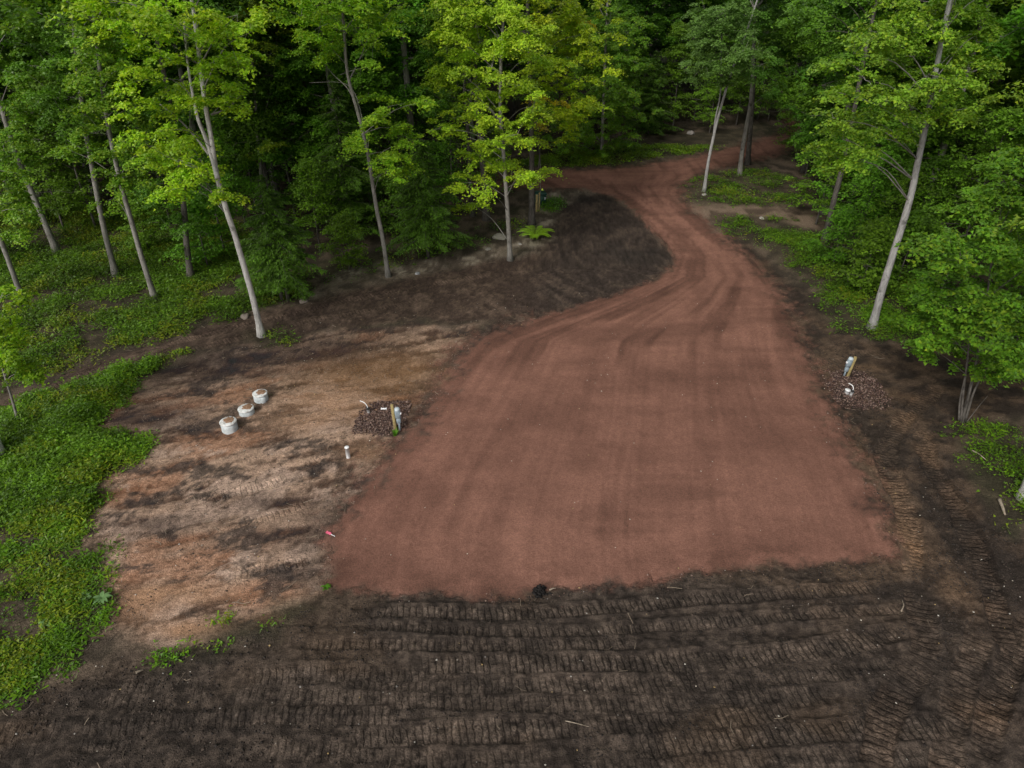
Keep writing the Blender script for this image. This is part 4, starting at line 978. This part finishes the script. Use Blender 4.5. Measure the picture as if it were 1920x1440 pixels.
# ------------------------------------------------------------------ low plants (uncountable)
def cover(name, keys, label, seed, per_m2=95):
    rg = np.random.default_rng(seed); Ps = []; Ns = []; Ss = []; As = []; Cs = []
    for n, pg, d, hh, cc in COVER:
        if n not in keys: continue
        lo, hi = pg.min(0), pg.max(0)
        lo = np.maximum(lo, [-36, 6.5]); hi = np.minimum(hi, [26, 62])
        area = np.prod(np.maximum(hi - lo, 0.1))
        dist = max(1.0, np.hypot(*((lo + hi) / 2)) / 22.0)
        npl = int(area * d * per_m2 / 9 / dist ** 0.9)
        x = rg.uniform(lo[0], hi[0], npl); y = rg.uniform(lo[1], hi[1], npl)
        wx = x + 0.8 * (fbm(x, y, 1.1, 4, 11) - 0.5); wy = y + 0.8 * (fbm(x, y, 1.1, 4, 12) - 0.5)
        s = sdf(pg, wx, wy)
        patch = fbm(x, y, 0.7, 4, 71)
        fw = min(1.0, float((pg.max(0) - pg.min(0)).min()) * 0.28); ed = sstep(0.4 * fw, -1.1 * fw, s + 1.5 * fw * (fbm(x, y, 1.7, 4, 75) - 0.5)); lush = d > 0.75; thin = 0.10 if n in ('L2', 'L3') else 0.0
        keep = (s < 0.6) & (rg.random(npl) < ed) & (rg.random(npl) < sstep(0.36 - 0.14 * lush - thin, 0.64 - 0.12 * lush - thin, patch) * 0.9 + (0.10 if lush else 0.04)) & (np.abs(x) < 0.66 * y + 8)
        keep &= (sdf(RED, wx, wy) > 0.2) & (sdf(LEFTTRACK, wx, wy) > rg.normal(0.15, 0.15, npl))
        x, y, s = x[keep], y[keep], s[keep]
        big = 0.55 + 0.9 * fbm(x, y, 0.5, 3, 72)
        tone = 0.40 + 1.0 * fbm(x, y, 1.1, 5, 73, 0.65)
        yel = sstep(0.60, 0.72, fbm(x, y, 0.9, 3, 74)) * 0.5
        z = ground_zs(x, y)
        L = 9
        hgt = hh * big * (0.5 + 1.1 * fbm(x, y, 1.6, 3, 76)) * rg.uniform(0.4, 1.3, len(x)) * sstep(0.1, -0.5, s).clip(0.35, 1)
        px = np.repeat(x, L) + rg.normal(0, 0.11 + 0.1 * hh, len(x) * L) * math.sqrt(dist); py = np.repeat(y, L) + rg.normal(0, 0.11 + 0.1 * hh, len(x) * L) * math.sqrt(dist)
        pz = np.repeat(z, L) + np.repeat(hgt, L) * rg.uniform(0.15, 1.05, len(px)) + 0.02
        Ps.append(np.stack([px, py, pz], -1)); Ns.append(np.tile([0, 0, 1.0], (len(px), 1)) + rg.normal(0, 0.38, (len(px), 3)))
        Ss.append(0.04 + 0.075 * rg.random(len(px)) ** 2 * math.sqrt(dist)); As.append(rg.random(len(px)) * 6.283)
        c = np.array([0.088, 0.168, 0.015]) * np.array(cc) * np.repeat(tone, L)[:, None] * rg.uniform(0.7, 1.3, (len(px), 1))
        m = np.repeat(yel, L)[:, None] * (rg.random((len(px), 1)) < 0.6)
        c = c * (1 - m) + np.array([0.20, 0.21, 0.02]) * m
        Cs.append(c)
    P, Nn, S, A, C = (np.concatenate(q) for q in (Ps, Ns, Ss, As, Cs))
    gr = rg.random(len(P)) < 0.30                              # blades among the broad leaves
    S = np.where(gr, S * 2.1, S); Nn = Nn + gr[:, None] * rg.normal(0, 0.5, Nn.shape)
    C = C * np.where(gr[:, None], np.array([1.15, 1.0, 0.9]), 1.0)
    v, q = leaf_mesh_arrays(P, Nn, S, A, 0.15, np.where(gr, 0.20, 0.8))
    o = link(name, mesh_np(name, v, None, q, np.repeat(C, 3, 0)), M_herb)
    return tag(o, label, "weeds", kind="stuff")
cover("weeds", ("L1",), "thick bright green weeds bordering the tan scraped ground on the left", 1, 6000)
cover("weeds", ("L2", "F1", "F2", "F3", "F4", "F5"), "thin low green weeds in the lower left corner and scattered tufts", 2, 4600)
cover("ground_cover", ("L3", "L5"), "low green plants carpeting the shaded floor of the left woods", 3, 1900)
cover("ground_cover", ("R1", "R2", "R4"), "low green plants along the right forest edge", 4, 1700)
cover("ground_cover", ("R3", "R3b", "B1", "M1", "M2"), "low green plants on the verges by the road fork", 5, 1700)

# ------------------------------------------------------------------ stones, clods, litter (uncountable)
_ico = None
def stone_mesh(name, P, S, C, rg, flat=0.7, small=False):
    ph = (1 + 5 ** 0.5) / 2
    iv = np.array([(-1, ph, 0), (1, ph, 0), (-1, -ph, 0), (1, -ph, 0), (0, -1, ph), (0, 1, ph), (0, -1, -ph), (0, 1, -ph), (ph, 0, -1), (ph, 0, 1), (-ph, 0, -1), (-ph, 0, 1)]) / 1.902
    it = np.array([(0, 11, 5), (0, 5, 1), (0, 1, 7), (0, 7, 10), (0, 10, 11), (1, 5, 9), (5, 11, 4), (11, 10, 2), (10, 7, 6), (7, 1, 8), (3, 9, 4), (3, 4, 2), (3, 2, 6), (3, 6, 8), (3, 8, 9), (4, 9, 5), (2, 4, 11), (6, 2, 10), (8, 6, 7), (9, 8, 1)])
    if small:
        iv = np.array([(1, 0, 0), (-1, 0, 0), (0, 1, 0), (0, -1, 0), (0, 0, 1), (0, 0, -1.0)])
        it = np.array([(0, 2, 4), (2, 1, 4), (1, 3, 4), (3, 0, 4), (2, 0, 5), (1, 2, 5), (3, 1, 5), (0, 3, 5)])
    n = len(P); nv = len(iv)
    sc3 = rg.uniform(0.6, 1.25, (n, 1, 3)) * np.array([1, 1, flat]) * S[:, None, None]
    v = iv[None] * rg.uniform(0.75, 1.2, (n, nv, 1)) * sc3
    a = rg.random(n) * 6.283; ca, sa = np.cos(a)[:, None], np.sin(a)[:, None]
    v = np.stack([v[..., 0] * ca - v[..., 1] * sa, v[..., 0] * sa + v[..., 1] * ca, v[..., 2]], -1) + P[:, None, :]
    t = it[None] + (np.arange(n) * nv)[:, None, None]
    return mesh_np(name, v.reshape(-1, 3), None, t.reshape(-1, 3), np.repeat(C, nv, 0))
def stones(name, x, y, size, cols, label, cat, seed, z=None, flat=0.7, sink=0.2):
    rg = np.random.default_rng(seed)
    z = ground_zs(x, y) if z is None else z
    P = np.stack([x, y, z + size * flat * sink], -1)
    C = np.array(cols)[rg.integers(0, len(cols), len(x))] * rg.uniform(0.7, 1.3, (len(x), 1))
    o = link(name, stone_mesh(name, P, size, C, rg, flat, len(x) > 600), M_stone)
    return tag(o, label, cat, kind="stuff")
rgs = np.random.default_rng(5)
REDST = [(0.15, 0.095, 0.075), (0.10, 0.06, 0.05), (0.24, 0.17, 0.14), (0.065, 0.042, 0.038)]
# stone beds around the two meter posts
def bed(pg, n, label, seed):
    pg = poly(pg); lo, hi = pg.min(0), pg.max(0); rg = np.random.default_rng(seed)
    x = rg.uniform(lo[0], hi[0], n); y = rg.uniform(lo[1], hi[1], n)
    k = sdf(pg, x + 0.5 * (fbm(x, y, 2, 3, 3) - 0.5), y + 0.5 * (fbm(x, y, 2, 3, 4) - 0.5)) < rg.normal(-0.05, 0.25, n)
    x, y = x[k], y[k]; s = rg.uniform(0.022, 0.055, len(x))
    z = ground_zs(x, y) + rg.uniform(0, 0.05, len(x))
    return stones("stone_bed", x, y, s, REDST, label, "stones", seed, z, sink=0.6)
bed([(662, 800), (690, 768), (730, 752), (765, 756), (768, 776), (745, 804), (715, 818), (676, 812)], 3600, "bed of broken brown stone around the left meter post", 11)
bed([(1550, 715), (1575, 695), (1620, 700), (1662, 735), (1655, 765), (1610, 770), (1565, 750)], 3400, "bed of broken brown stone around the right meter post", 12)
# loose gravel spilled along the edges of the pad
n = 26000
x = rgs.uniform(-9, 15, n); y = rgs.uniform(11, 34, n)
s = sdf(RED, x, y)
k = (np.abs(s + 0.15) < np.abs(rgs.normal(0, 0.4, n))) & (fbm(x, y, 0.8, 3, 8) > 0.44) & (s < 1.2)
x, y = x[k], y[k]
stones("gravel_spill", x, y, rgs.uniform(0.012, 0.038, len(x)), REDST, "loose red gravel spilled along the edges of the pad", "gravel", 13)
# pale pebbles and fallen leaves
n = 620
x = rgs.uniform(-12, 14, n); y = rgs.uniform(8, 32, n)
z = ground_zs(x, y) + 0.03
stones("pebbles", x, y, rgs.uniform(0.012, 0.032, n), [(0.5, 0.45, 0.38), (0.42, 0.30, 0.14), (0.36, 0.33, 0.30), (0.6, 0.56, 0.5)], "pale pebbles and fallen leaves scattered over the bare ground", "pebbles", 14, z, 0.5)
# clods in the worked soil
n = 110000
x = rgs.uniform(-12, 15, n); y = rgs.uniform(7.5, 27, n)
k = (sdf(FOREDARK, x, y) < 0) & (sdf(RED, x, y) > 0.1) & (fbm(x, y, 1.2, 4, 9) > 0.47) & (tracks(x, y)[1] < 0.35)
x, y = x[k], y[k]
stones("soil_clods", x, y, rgs.uniform(0.012, 0.052, len(x)) * rgs.uniform(0.3, 1, len(x)) ** 1.5, [(0.045, 0.036, 0.03), (0.07, 0.053, 0.042), (0.03, 0.025, 0.022)], "crumbled clods of dark soil over the tracked ground", "soil", 15, None, 0.65)
n = 24000
x = rgs.uniform(-17, 1, n); y = rgs.uniform(11, 28, n)
k = (sdf(TAN, x, y) < 0) & (fbm(x, y, 1.0, 4, 10) > 0.48)
x, y = x[k], y[k]
stones("soil_crumbs", x, y, rgs.uniform(0.010, 0.04, len(x)) * rgs.uniform(0.4, 1, len(x)), [(0.16, 0.11, 0.08), (0.10, 0.072, 0.056), (0.24, 0.18, 0.14)], "crumbs of soil on the tan scraped ground", "soil", 16, None, 0.65)

# twigs and bits of bark lying about
def twigs(name, n, box, test, label, seed):
    rg = np.random.default_rng(seed); m = MB()
    x = rg.uniform(box[0], box[1], n); y = rg.uniform(box[2], box[3], n); k = test(x, y); x, y = x[k], y[k]; z = ground_zs(x, y)
    for i in range(len(x)):
        L = rg.uniform(0.05, 0.26) * rg.uniform(0.4, 1); a = rg.random() * 3.1416; d = np.array([math.cos(a), math.sin(a), 0]) * L
        p = np.array([x[i], y[i], z[i] + 0.02])
        m.tube([p - d, p + np.array([-d[1], d[0], 0.02]) * rg.normal(0, 0.2), p + d + np.array([0, 0, rg.uniform(0, 0.05)])], rg.uniform(0.004, 0.012), 4, False, np.array([0.22, 0.175, 0.13]) * rg.uniform(0.35, 1.4))
    o = m.build(name, M_stone); tag(o, label, "twigs", kind="stuff")
twigs("twigs", 700, (-18, 2, 10, 40), lambda x, y: (sdf(TAN, x, y) < 0.6) | ((sdf(LEFTTRACK, x, y) < 1.2) & (sdf(LEFTTRACK, x, y) > -0.6)), "dead twigs scattered over the tan ground and beside the left track", 61)
twigs("twigs", 500, (-12, 16, 7.5, 30), lambda x, y: (sdf(FOREDARK, x, y) < 0) & (sdf(RED, x, y) > 0.1) & (fbm(x, y, 0.5, 3, 91) > 0.55), "dead twigs scattered over the tracked dark soil", 62)

# ------------------------------------------------------------------ single rocks
def rock(px, py, s, c, label, seed):
    rg = np.random.default_rng(seed); b = G(px, py); b[2] = ground_z(b)
    import bmesh
    bm = bmesh.new(); bmesh.ops.create_icosphere(bm, subdivisions=3, radius=1.0)
    for v in bm.verts:
        p = v.co; k = 0.72 + 0.5 * float(vnoise(np.array([p.x * 1.5 + p.z + seed]), np.array([p.y * 1.5 - p.z]), seed)[0])
        v.co = Vector((p.x * s * k * 1.25, p.y * s * k, max(p.z, -0.4) * s * k * 0.65))
    me = bpy.data.meshes.new("rock"); bm.to_mesh(me); bm.free()
    a = me.attributes.new("Col", 'FLOAT_COLOR', 'POINT'); cc = np.ones((len(me.vertices), 4), np.float32); cc[:, :3] = c; a.data.foreach_set("color", cc.ravel())
    o = link("rock", me, M_stone, None, b + np.array([0, 0, s * 0.15])); o.rotation_euler = (0, 0, rg.random() * 6)
    tag(o, label, "rock")
rock(935, 446, 0.34, (0.30, 0.28, 0.23), "pale mossy boulder left of the yellowing maple's trunk", 1)
rock(783, 513, 0.13, (0.36, 0.36, 0.37), "small white rock at the edge of the left soil track", 2)
rock(915, 468, 0.14, (0.26, 0.24, 0.20), "small pale rock below the mossy boulder", 3)
rock(975, 458, 0.10, (0.36, 0.33, 0.30), "small rock just right of the yellowing maple's trunk", 4)
rock(460, 594, 0.20, (0.24, 0.20, 0.17), "low flat rock beside the trunk of the pale forked maple", 5)
rock(570, 565, 0.18, (0.24, 0.20, 0.17), "low flat rock right of the twin trunked hemlock", 6)
rock(1320, 366, 0.16, (0.34, 0.32, 0.29), "pale rock at the foot of the leaning aspen", 7)
rock(1428, 410, 0.14, (0.36, 0.33, 0.30), "pale rock on the bare verge right of the road", 8)
rock(1295, 252, 0.35, (0.26, 0.24, 0.22), "pale rock on the bank behind the road fork", 9)
rock(945, 945 - 0, 0.045, (0.55, 0.48, 0.36), "small pale stone alone on the middle of the gravel pad", 10)

# ------------------------------------------------------------------ septic risers
def riser(px, py, h, r, label, seed, notch=False):
    b = G(px, py); b[2] = ground_z(b) - 0.06
    t = thing("septic_riser", label, "riser", b, "septic risers", seed * 1.3)
    m = MB(); hh = h + 0.06
    prof = [(r * 1.0, 0.0), (r * 0.985, hh * 0.55), (r * 0.98, hh - 0.03), (r * 0.95, hh - 0.025), (r * 0.95, hh), (r * 0.84, hh), (r * 0.84, hh - 0.1)]
    m.lathe(prof, 28); m.build("riser_body", M_conc, t, smooth=False)
    l = MB()
    l.lathe([(r * 0.9, hh + 0.002), (r * 1.03, hh + 0.002), (r * 1.04, hh + 0.015), (r * 1.03, hh + 0.040), (r * 0.99, hh + 0.048), (r * 0.55, hh + 0.052), (0.001, hh + 0.054)], 28)
    lid = l.build("lid", M_lid, t, smooth=True)
    bl = MB()
    for a in range(6):
        an = a * math.pi / 3 + 0.3; bl.lathe([(0.018, 0), (0.018, 0.014), (0.001, 0.02)], 6, (r * 0.93 * math.cos(an), r * 0.93 * math.sin(an), hh + 0.046))
    bl.build("lid_bolts", M_boxcap, lid)
    # soil lying on the lid
    rg = np.random.default_rng(seed); nr, na = 5, 18
    an = rg.uniform(0.6, 1.9); cx, cy = 0.24 * r * math.cos(an - seed * 1.3), 0.24 * r * math.sin(an - seed * 1.3)
    v = [(cx, cy, hh + 0.078)]; tt = []; q = []
    lim = 0.72 * r * (0.75 + 0.5 * rg.random(na))
    for i in range(1, nr + 1):
        for j in range(na):
            a = j / na * 6.283; rr = lim[j] * i / nr
            xx, yy = cx + rr * math.cos(a), cy + rr * math.sin(a); d = math.hypot(xx, yy) / r
            surf = hh + np.interp(d, [0, 0.55, 0.98, 1.07], [0.054, 0.052, 0.048, 0.04])
            v.append((xx, yy, surf + 0.022 * (1 - (i / nr) ** 2) + (0.008 * rg.random() if i < nr else -0.004)))
    for j in range(na): tt.append((0, 1 + j, 1 + (j + 1) % na))
    for i in range(nr - 1):
        for j in range(na):
            k = (j + 1) % na; q.append((1 + i * na + j, 1 + (i + 1) * na + j, 1 + (i + 1) * na + k, 1 + i * na + k))
    s = MB(); s.add(v, q, tt); s.build("soil_cap", M_dirtcap, lid, smooth=True)
    if notch:
        p = MB(); p.box(0, 0, 0, 0.12, 0.16, hh * 0.86, 0.01)
        o = p.build("side_bracket", M_conc, t); a = math.radians(-52) - seed * 1.3; o.location = (r * 1.02 * math.cos(a), r * 1.02 * math.sin(a), 0.01); o.rotation_euler = (0, 0, a)
    return t
riser(431, 803, 0.34, 0.29, "nearest and tallest of three white septic risers, orange soil on its lid", 1)
riser(463, 774, 0.22, 0.285, "middle of three white septic risers, half its lid under brown soil", 2)
riser(490, 749, 0.25, 0.275, "farthest of three white septic risers, with a bracket on its side", 3, True)

# ------------------------------------------------------------------ meter posts
def meter_post(px, py, h, lean, side, label, box_h0, rz=0.0):
    b = G(px, py); b[2] = ground_z(b) - 0.1
    t = thing("meter_post", label, "meter post", b, None, rz); t.rotation_euler = (0.0, lean, rz)
    m = MB(); m.box(0, 0, 0, 0.10, 0.10, h + 0.1, 0.008); m.build("post", M_wood, t)
    bx = side * 0.165
    m = MB(); m.box(bx, -0.02, box_h0 + 0.1, 0.20, 0.13, 0.36, 0.02); box = m.build("meter_box", M_box, t)
    m = MB(); m.lathe([(0.001, 0.10), (0.05, 0.095), (0.085, 0.07), (0.10, 0.03), (0.102, 0.0)], 16, (bx, -0.02, box_h0 + 0.455)); m.build("hood", M_boxcap, box, smooth=True)
    m = MB(); m.box(bx, -0.02, box_h0 - 0.12, 0.15, 0.10, 0.20, 0.012); m.build("disconnect", M_box, t)
    m = MB(); m.tube([(bx, -0.02, -0.02), (bx, -0.02, 0.3), (bx, -0.02, box_h0 - 0.1)], 0.035, 10); m.build("conduit", M_box, t, smooth=True)
    m = MB(); m.tube([(bx + side * 0.09, -0.03, box_h0 + 0.30), (bx + side * 0.135, -0.03, box_h0 + 0.30)], 0.045, 12); m.build("meter_glass", M_pvc, box, smooth=True)
    return t
meter_post(742, 806, 1.12, -0.03, 1, "timber meter post with blue grey box in the stone bed left of the pad", 0.55)
meter_post(1588, 706, 0.98, 0.10, -1, "timber meter post with blue grey box in the stone bed right of the pad", 0.50)
# grass growing at the foot of the left post
def tuft(px, py, n, h, label, seed, c=(0.075, 0.17, 0.02)):
    rg = np.random.default_rng(seed); b = G(px, py); b[2] = ground_z(b)
    m = MB()
    for i in range(n):
        a = rg.random() * 6.283; l = h * rg.uniform(0.6, 1.15); o = rg.uniform(0.02, 0.07); bend = rg.uniform(0.2, 0.7) * l
        d = np.array([math.cos(a), math.sin(a), 0]); s = np.array([-d[1], d[0], 0]) * 0.012
        p0 = d * o; p1 = d * (o + bend * 0.35) + np.array([0, 0, l * 0.6]); p2 = d * (o + bend) + np.array([0, 0, l * 0.95])
        m.add([p0 - s, p0 + s, p1 + s * 0.9, p1 - s * 0.9, p2], [(0, 1, 2, 3)], [(3, 2, 4)], np.array(c) * rg.uniform(0.7, 1.3))
    o = m.build("grass_tuft", M_herb, None, b); tag(o, label, "grass")
    return o
tuft(741, 816, 30, 0.26, "bright grass tuft at the foot of the left meter post", 3)

# ------------------------------------------------------------------ pipes
def pipe(px, py, h, r, label, lean=(0, 0), cap=False, tube=None, name="standpipe"):
    b = G(px, py); b[2] = ground_z(b) - 0.06
    t = thing(name, label, "pipe", b); t.rotation_euler = (lean[0], lean[1], 0)
    m = MB(); m.lathe([(r, 0), (r, h + 0.02), (r * 1.12, h + 0.02), (r * 1.12, h + 0.055), (r * 0.95, h + 0.065), (0.001, h + 0.068)], 18); m.build("pipe", M_pvc, t, smooth=False)
    if cap:
        m = MB(); m.lathe([(r * 1.14, h + 0.03), (r * 1.16, h + 0.075), (r * 0.6, h + 0.10), (0.001, h + 0.105)], 16); m.build("cap", M_black, t)
    if tube is not None:
        m = MB(); m.tube(smooth_line([np.array(q) + np.array([0, 0, h + 0.06]) for q in tube], 6), 0.016, 8); m.build("bent_tube", M_pvc, t, smooth=True)
    return t
pipe(653, 856, 0.46, 0.072, "white capped standpipe alone on the tan ground near the pad edge")
pipe(692, 775, 0.26, 0.058, "short white pipe with a bent tube in the left stone bed", (0, -0.06), True, [(0, 0, 0), (-0.03, 0.02, 0.14), (-0.12, 0.05, 0.25), (-0.26, 0.08, 0.31)])
pipe(1587, 737, 0.20, 0.10, "wide stubby white pipe in the right stone bed", (0, 0.1))
pipe(1595, 741, 0.24, 0.060, "narrow white pipe with a black cap and bent tube in the right stone bed", (0, 0.08), True, [(0, 0, 0), (0.0, 0.03, 0.12), (-0.05, 0.10, 0.20), (-0.15, 0.2, 0.22)])
b = G(720, 768); b[2] = ground_z(b)
t = thing("pipe_tee", "small white pipe fitting lying between left meter post and bent tube pipe", "pipe fitting", b)
m = MB(); m.tube([(-0.085, 0, 0.06), (0.085, 0, 0.06)], 0.035, 12); m.build("run", M_pvc, t, smooth=False)
m = MB(); m.tube([(0, 0, -0.03), (0, 0, 0.065)], 0.034, 12); m.build("branch_stub", M_pvc, t)
for sx in (-1, 1):
    m = MB(); m.tube([(sx * 0.07, 0, 0.06), (sx * 0.11, 0, 0.06)], 0.046, 12); m.build("collar", M_pvc, t)

# ------------------------------------------------------------------ utility box by the wood edge
b = G(1013, 384); b[2] = ground_z(b) - 0.03
t = thing("utility_box", "dark green utility box behind timber boards at the wood edge", "utility box", b, None, 0.15)
m = MB(); m.box(0, 0.25, 0, 0.78, 0.62, 0.72, 0.02); m.build("cabinet", M_green, t)
m = MB(); m.box(0, 0.25, 0.725, 0.86, 0.70, 0.14, 0.03); m.build("lid", M_green, t)
m = MB(); m.box(0.30, -0.068, 0.42, 0.05, 0.006, 0.16, 0.002); m.build("sticker", M_pvc, t)
m = MB(); m.box(0.12, -0.075, 0.35, 0.04, 0.02, 0.10, 0.004); m.build("latch", M_black, t)
b2 = G(1006, 396); b2[2] = ground_z(b2) - 0.2
t2 = thing("timber_stakes", "pair of pale timber boards standing against the green utility box", "timber", b2)
m = MB(); m.box(0, 0, 0, 0.14, 0.05, 1.35, 0.006); m.build("board", M_wood, t2)
m = MB(); m.box(0.17, 0.12, 0, 0.09, 0.09, 1.45, 0.006); m.build("board", M_wood, t2)
m = MB(); m.tube([(0.22, 0.3, 0), (0.23, 0.3, 1.5), (0.20, 0.3, 3.6)], 0.018, 6); m.build("marker_rod", M_bark_grey, t2)

# ------------------------------------------------------------------ fern, mullein rosettes
def rosette(name, px, py, n, L, w, rise, c, label, cat, seed, pinn=False):
    rg = np.random.default_rng(seed); b = G(px, py); b[2] = ground_z(b)
    t = thing(name, label, cat, b)
    for i in range(n):
        a = i * 2.399 + rg.normal(0, 0.2); l = L * rg.uniform(0.7, 1.1); m = MB(); k = 9
        d = np.array([math.cos(a), math.sin(a), 0]); sd = np.array([-d[1], d[0], 0])
        s = np.linspace(0, 1, k); ctr = d[None] * (l * (s * 0.85))[:, None]; ctr[:, 2] = rise * l * (s * 1.6 - 1.25 * s ** 2) + 0.03
        cc = np.array(c) * rg.uniform(0.75, 1.25)
        if pinn:
            for q in range(1, 24):
                u = q / 24; p = np.array([np.interp(u, s, ctr[:, z]) for z in range(3)]); pw = w * math.sin(math.pi * min(1, u * 0.85 + 0.15)) ** 0.8
                for sg in (-1, 1):
                    tip = p + sd * sg * pw + d * 0.05 + np.array([0, 0, -0.03])
                    e = d * 0.022 * L
                    m.add([p - e, p + (tip - p) * 0.5 - e * 1.1 + np.array([0, 0, .01]), tip, p + (tip - p) * 0.5 + e * 1.1 + np.array([0, 0, .01]), p + e], [(1, 2, 3, 0)], [(0, 3, 4)], cc * rg.uniform(0.85, 1.15))
            m.tube(ctr, np.linspace(0.008, 0.003, k), 3, False, cc * 0.8)
        else:
            ww = w * np.sin(np.pi * np.clip(s * 0.9 + 0.08, 0, 1)) ** 0.8
            v = np.vstack([ctr - sd * ww[:, None] + np.array([0, 0, 0.25]) * ww[:, None], ctr, ctr + sd * ww[:, None] + np.array([0, 0, 0.25]) * ww[:, None]])
            q = [(r * k + j, r * k + j + 1, (r + 1) * k + j + 1, (r + 1) * k + j) for r in range(2) for j in range(k - 1)]
            m.add(v, q, None, cc)
        m.build("frond" if pinn else "leaf", M_herb, t)
rosette("fern", 1003, 445, 19, 1.3, 0.2, 0.62, (0.22, 0.34, 0.03), "bright yellow green fern at the edge of the dark mound", "fern", 1, True)
rosette("mullein", 192, 1122, 11, 0.30, 0.05, 0.42, (0.13, 0.21, 0.11), "pale silvery rosette of large leaves at the edge of the orange soil", "plant", 2)
rosette("mullein", 88, 1170, 9, 0.26, 0.05, 0.42, (0.16, 0.25, 0.13), "small pale rosette among thin weeds at lower left", "plant", 3)
rosette("mullein", 160, 1120, 8, 0.22, 0.045, 0.42, (0.15, 0.24, 0.12), "smaller pale rosette left of the large silvery one", "plant", 4)
rosette("weed_clump", 612, 1103, 9, 0.17, 0.03, 0.7, (0.055, 0.13, 0.015), "small bright green weed at the lower left corner of the pad", "plant", 5)

# ------------------------------------------------------------------ sticks, tape, clod
def stick(pts_px, r, label, name="stick", z=0.05, mat=None):
    P = [G(*p) for p in pts_px]
    b = P[0].copy(); b[2] = ground_z(b)
    path = smooth_line([np.array([p[0], p[1], ground_z(p) + z + 0.02 * math.sin(i * 2.1)]) for i, p in enumerate(P)], 4) - b
    m = MB(); m.tube(path, np.linspace(r, r * 0.55, len(path)), 7, rough=0.25); o = m.build(name, mat or M_stick, None, b, smooth=True)
    tag(o, label, "stick"); return o
stick([(1060, 1354), (1080, 1359), (1104, 1366)], 0.012, "long thin pale stick lying across the tracks near the bottom edge")
stick([(1872, 938), (1878, 952), (1884, 966)], 0.055, "short broken log among the weeds at the right edge", "log", 0.08)
stick([(1820, 848), (1834, 856), (1848, 866)], 0.025, "pale dead stick among the weeds below the thin stemmed clump", z=0.12)
stick([(1030, 1110), (1036, 1108), (1042, 1106)], 0.025, "short pale stick at the bottom edge of the gravel pad")
stick([(1688, 1150), (1692, 1140), (1690, 1128)], 0.02, "curved pale root beside the end of the tracks")
stick([(255, 1262), (262, 1258), (268, 1254)], 0.03, "short grey stick on the dark soil at lower left")
b = G(612, 999); b[2] = ground_z(b)
t = thing("survey_flag", "fallen pink survey flag at the left edge of the gravel pad", "flag", b)
e = G(628, 1006) - G(612, 999)
m = MB(); m.tube([(0, 0, 0.03), (e[0] * .5, e[1] * .5, 0.05), (e[0], e[1], 0.04)], 0.010, 6); m.build("stake", M_pvc, t)
m = MB()
k = 8; u = np.linspace(0, 0.55, k); sdv = np.array([-e[1], e[0], 0]); sdv = sdv / np.linalg.norm(sdv) * 0.045
v = np.vstack([np.outer(u, [e[0], e[1], 0]) + np.array([0, 0, 0.065]) + np.outer(0.012 * np.sin(u * 22), [0, 0, 1]) - sdv, np.outer(u, [e[0], e[1], 0]) + np.array([0, 0, 0.07]) + np.outer(0.012 * np.cos(u * 19), [0, 0, 1]) + sdv])
m.add(v, [(j, j + 1, k + j + 1, k + j) for j in range(k - 1)]); m.build("tape", M_pink, t)
# black clod at the lower edge of the pad: a heap of peat crumbs
rg = np.random.default_rng(77); n = 160; b = G(1012, 1112); b[2] = ground_z(b)
P = rg.normal(0, 1, (n, 3)) * np.array([0.075, 0.09, 0.04]); P[:, 2] = np.abs(P[:, 2]) * (1 - np.clip(np.hypot(P[:, 0], P[:, 1]) / 0.4, 0, 0.9)) * 2.5
o = link("peat_clod", stone_mesh("peat_clod", P, rg.uniform(0.025, 0.06, n), np.array([[0.018, 0.016, 0.015]]) * rg.uniform(0.6, 1.3, (n, 1)), rg), M_stone, None, b)
tag(o, "black clump of peat at the bottom edge of the gravel pad", "soil clump", kind="stuff")
print("trees", len(pts), "tris", sum(sum(len(p.vertices) - 2 for p in me.polygons) if len(me.polygons) < 1 else len(me.polygons) for me in bpy.data.meshes))
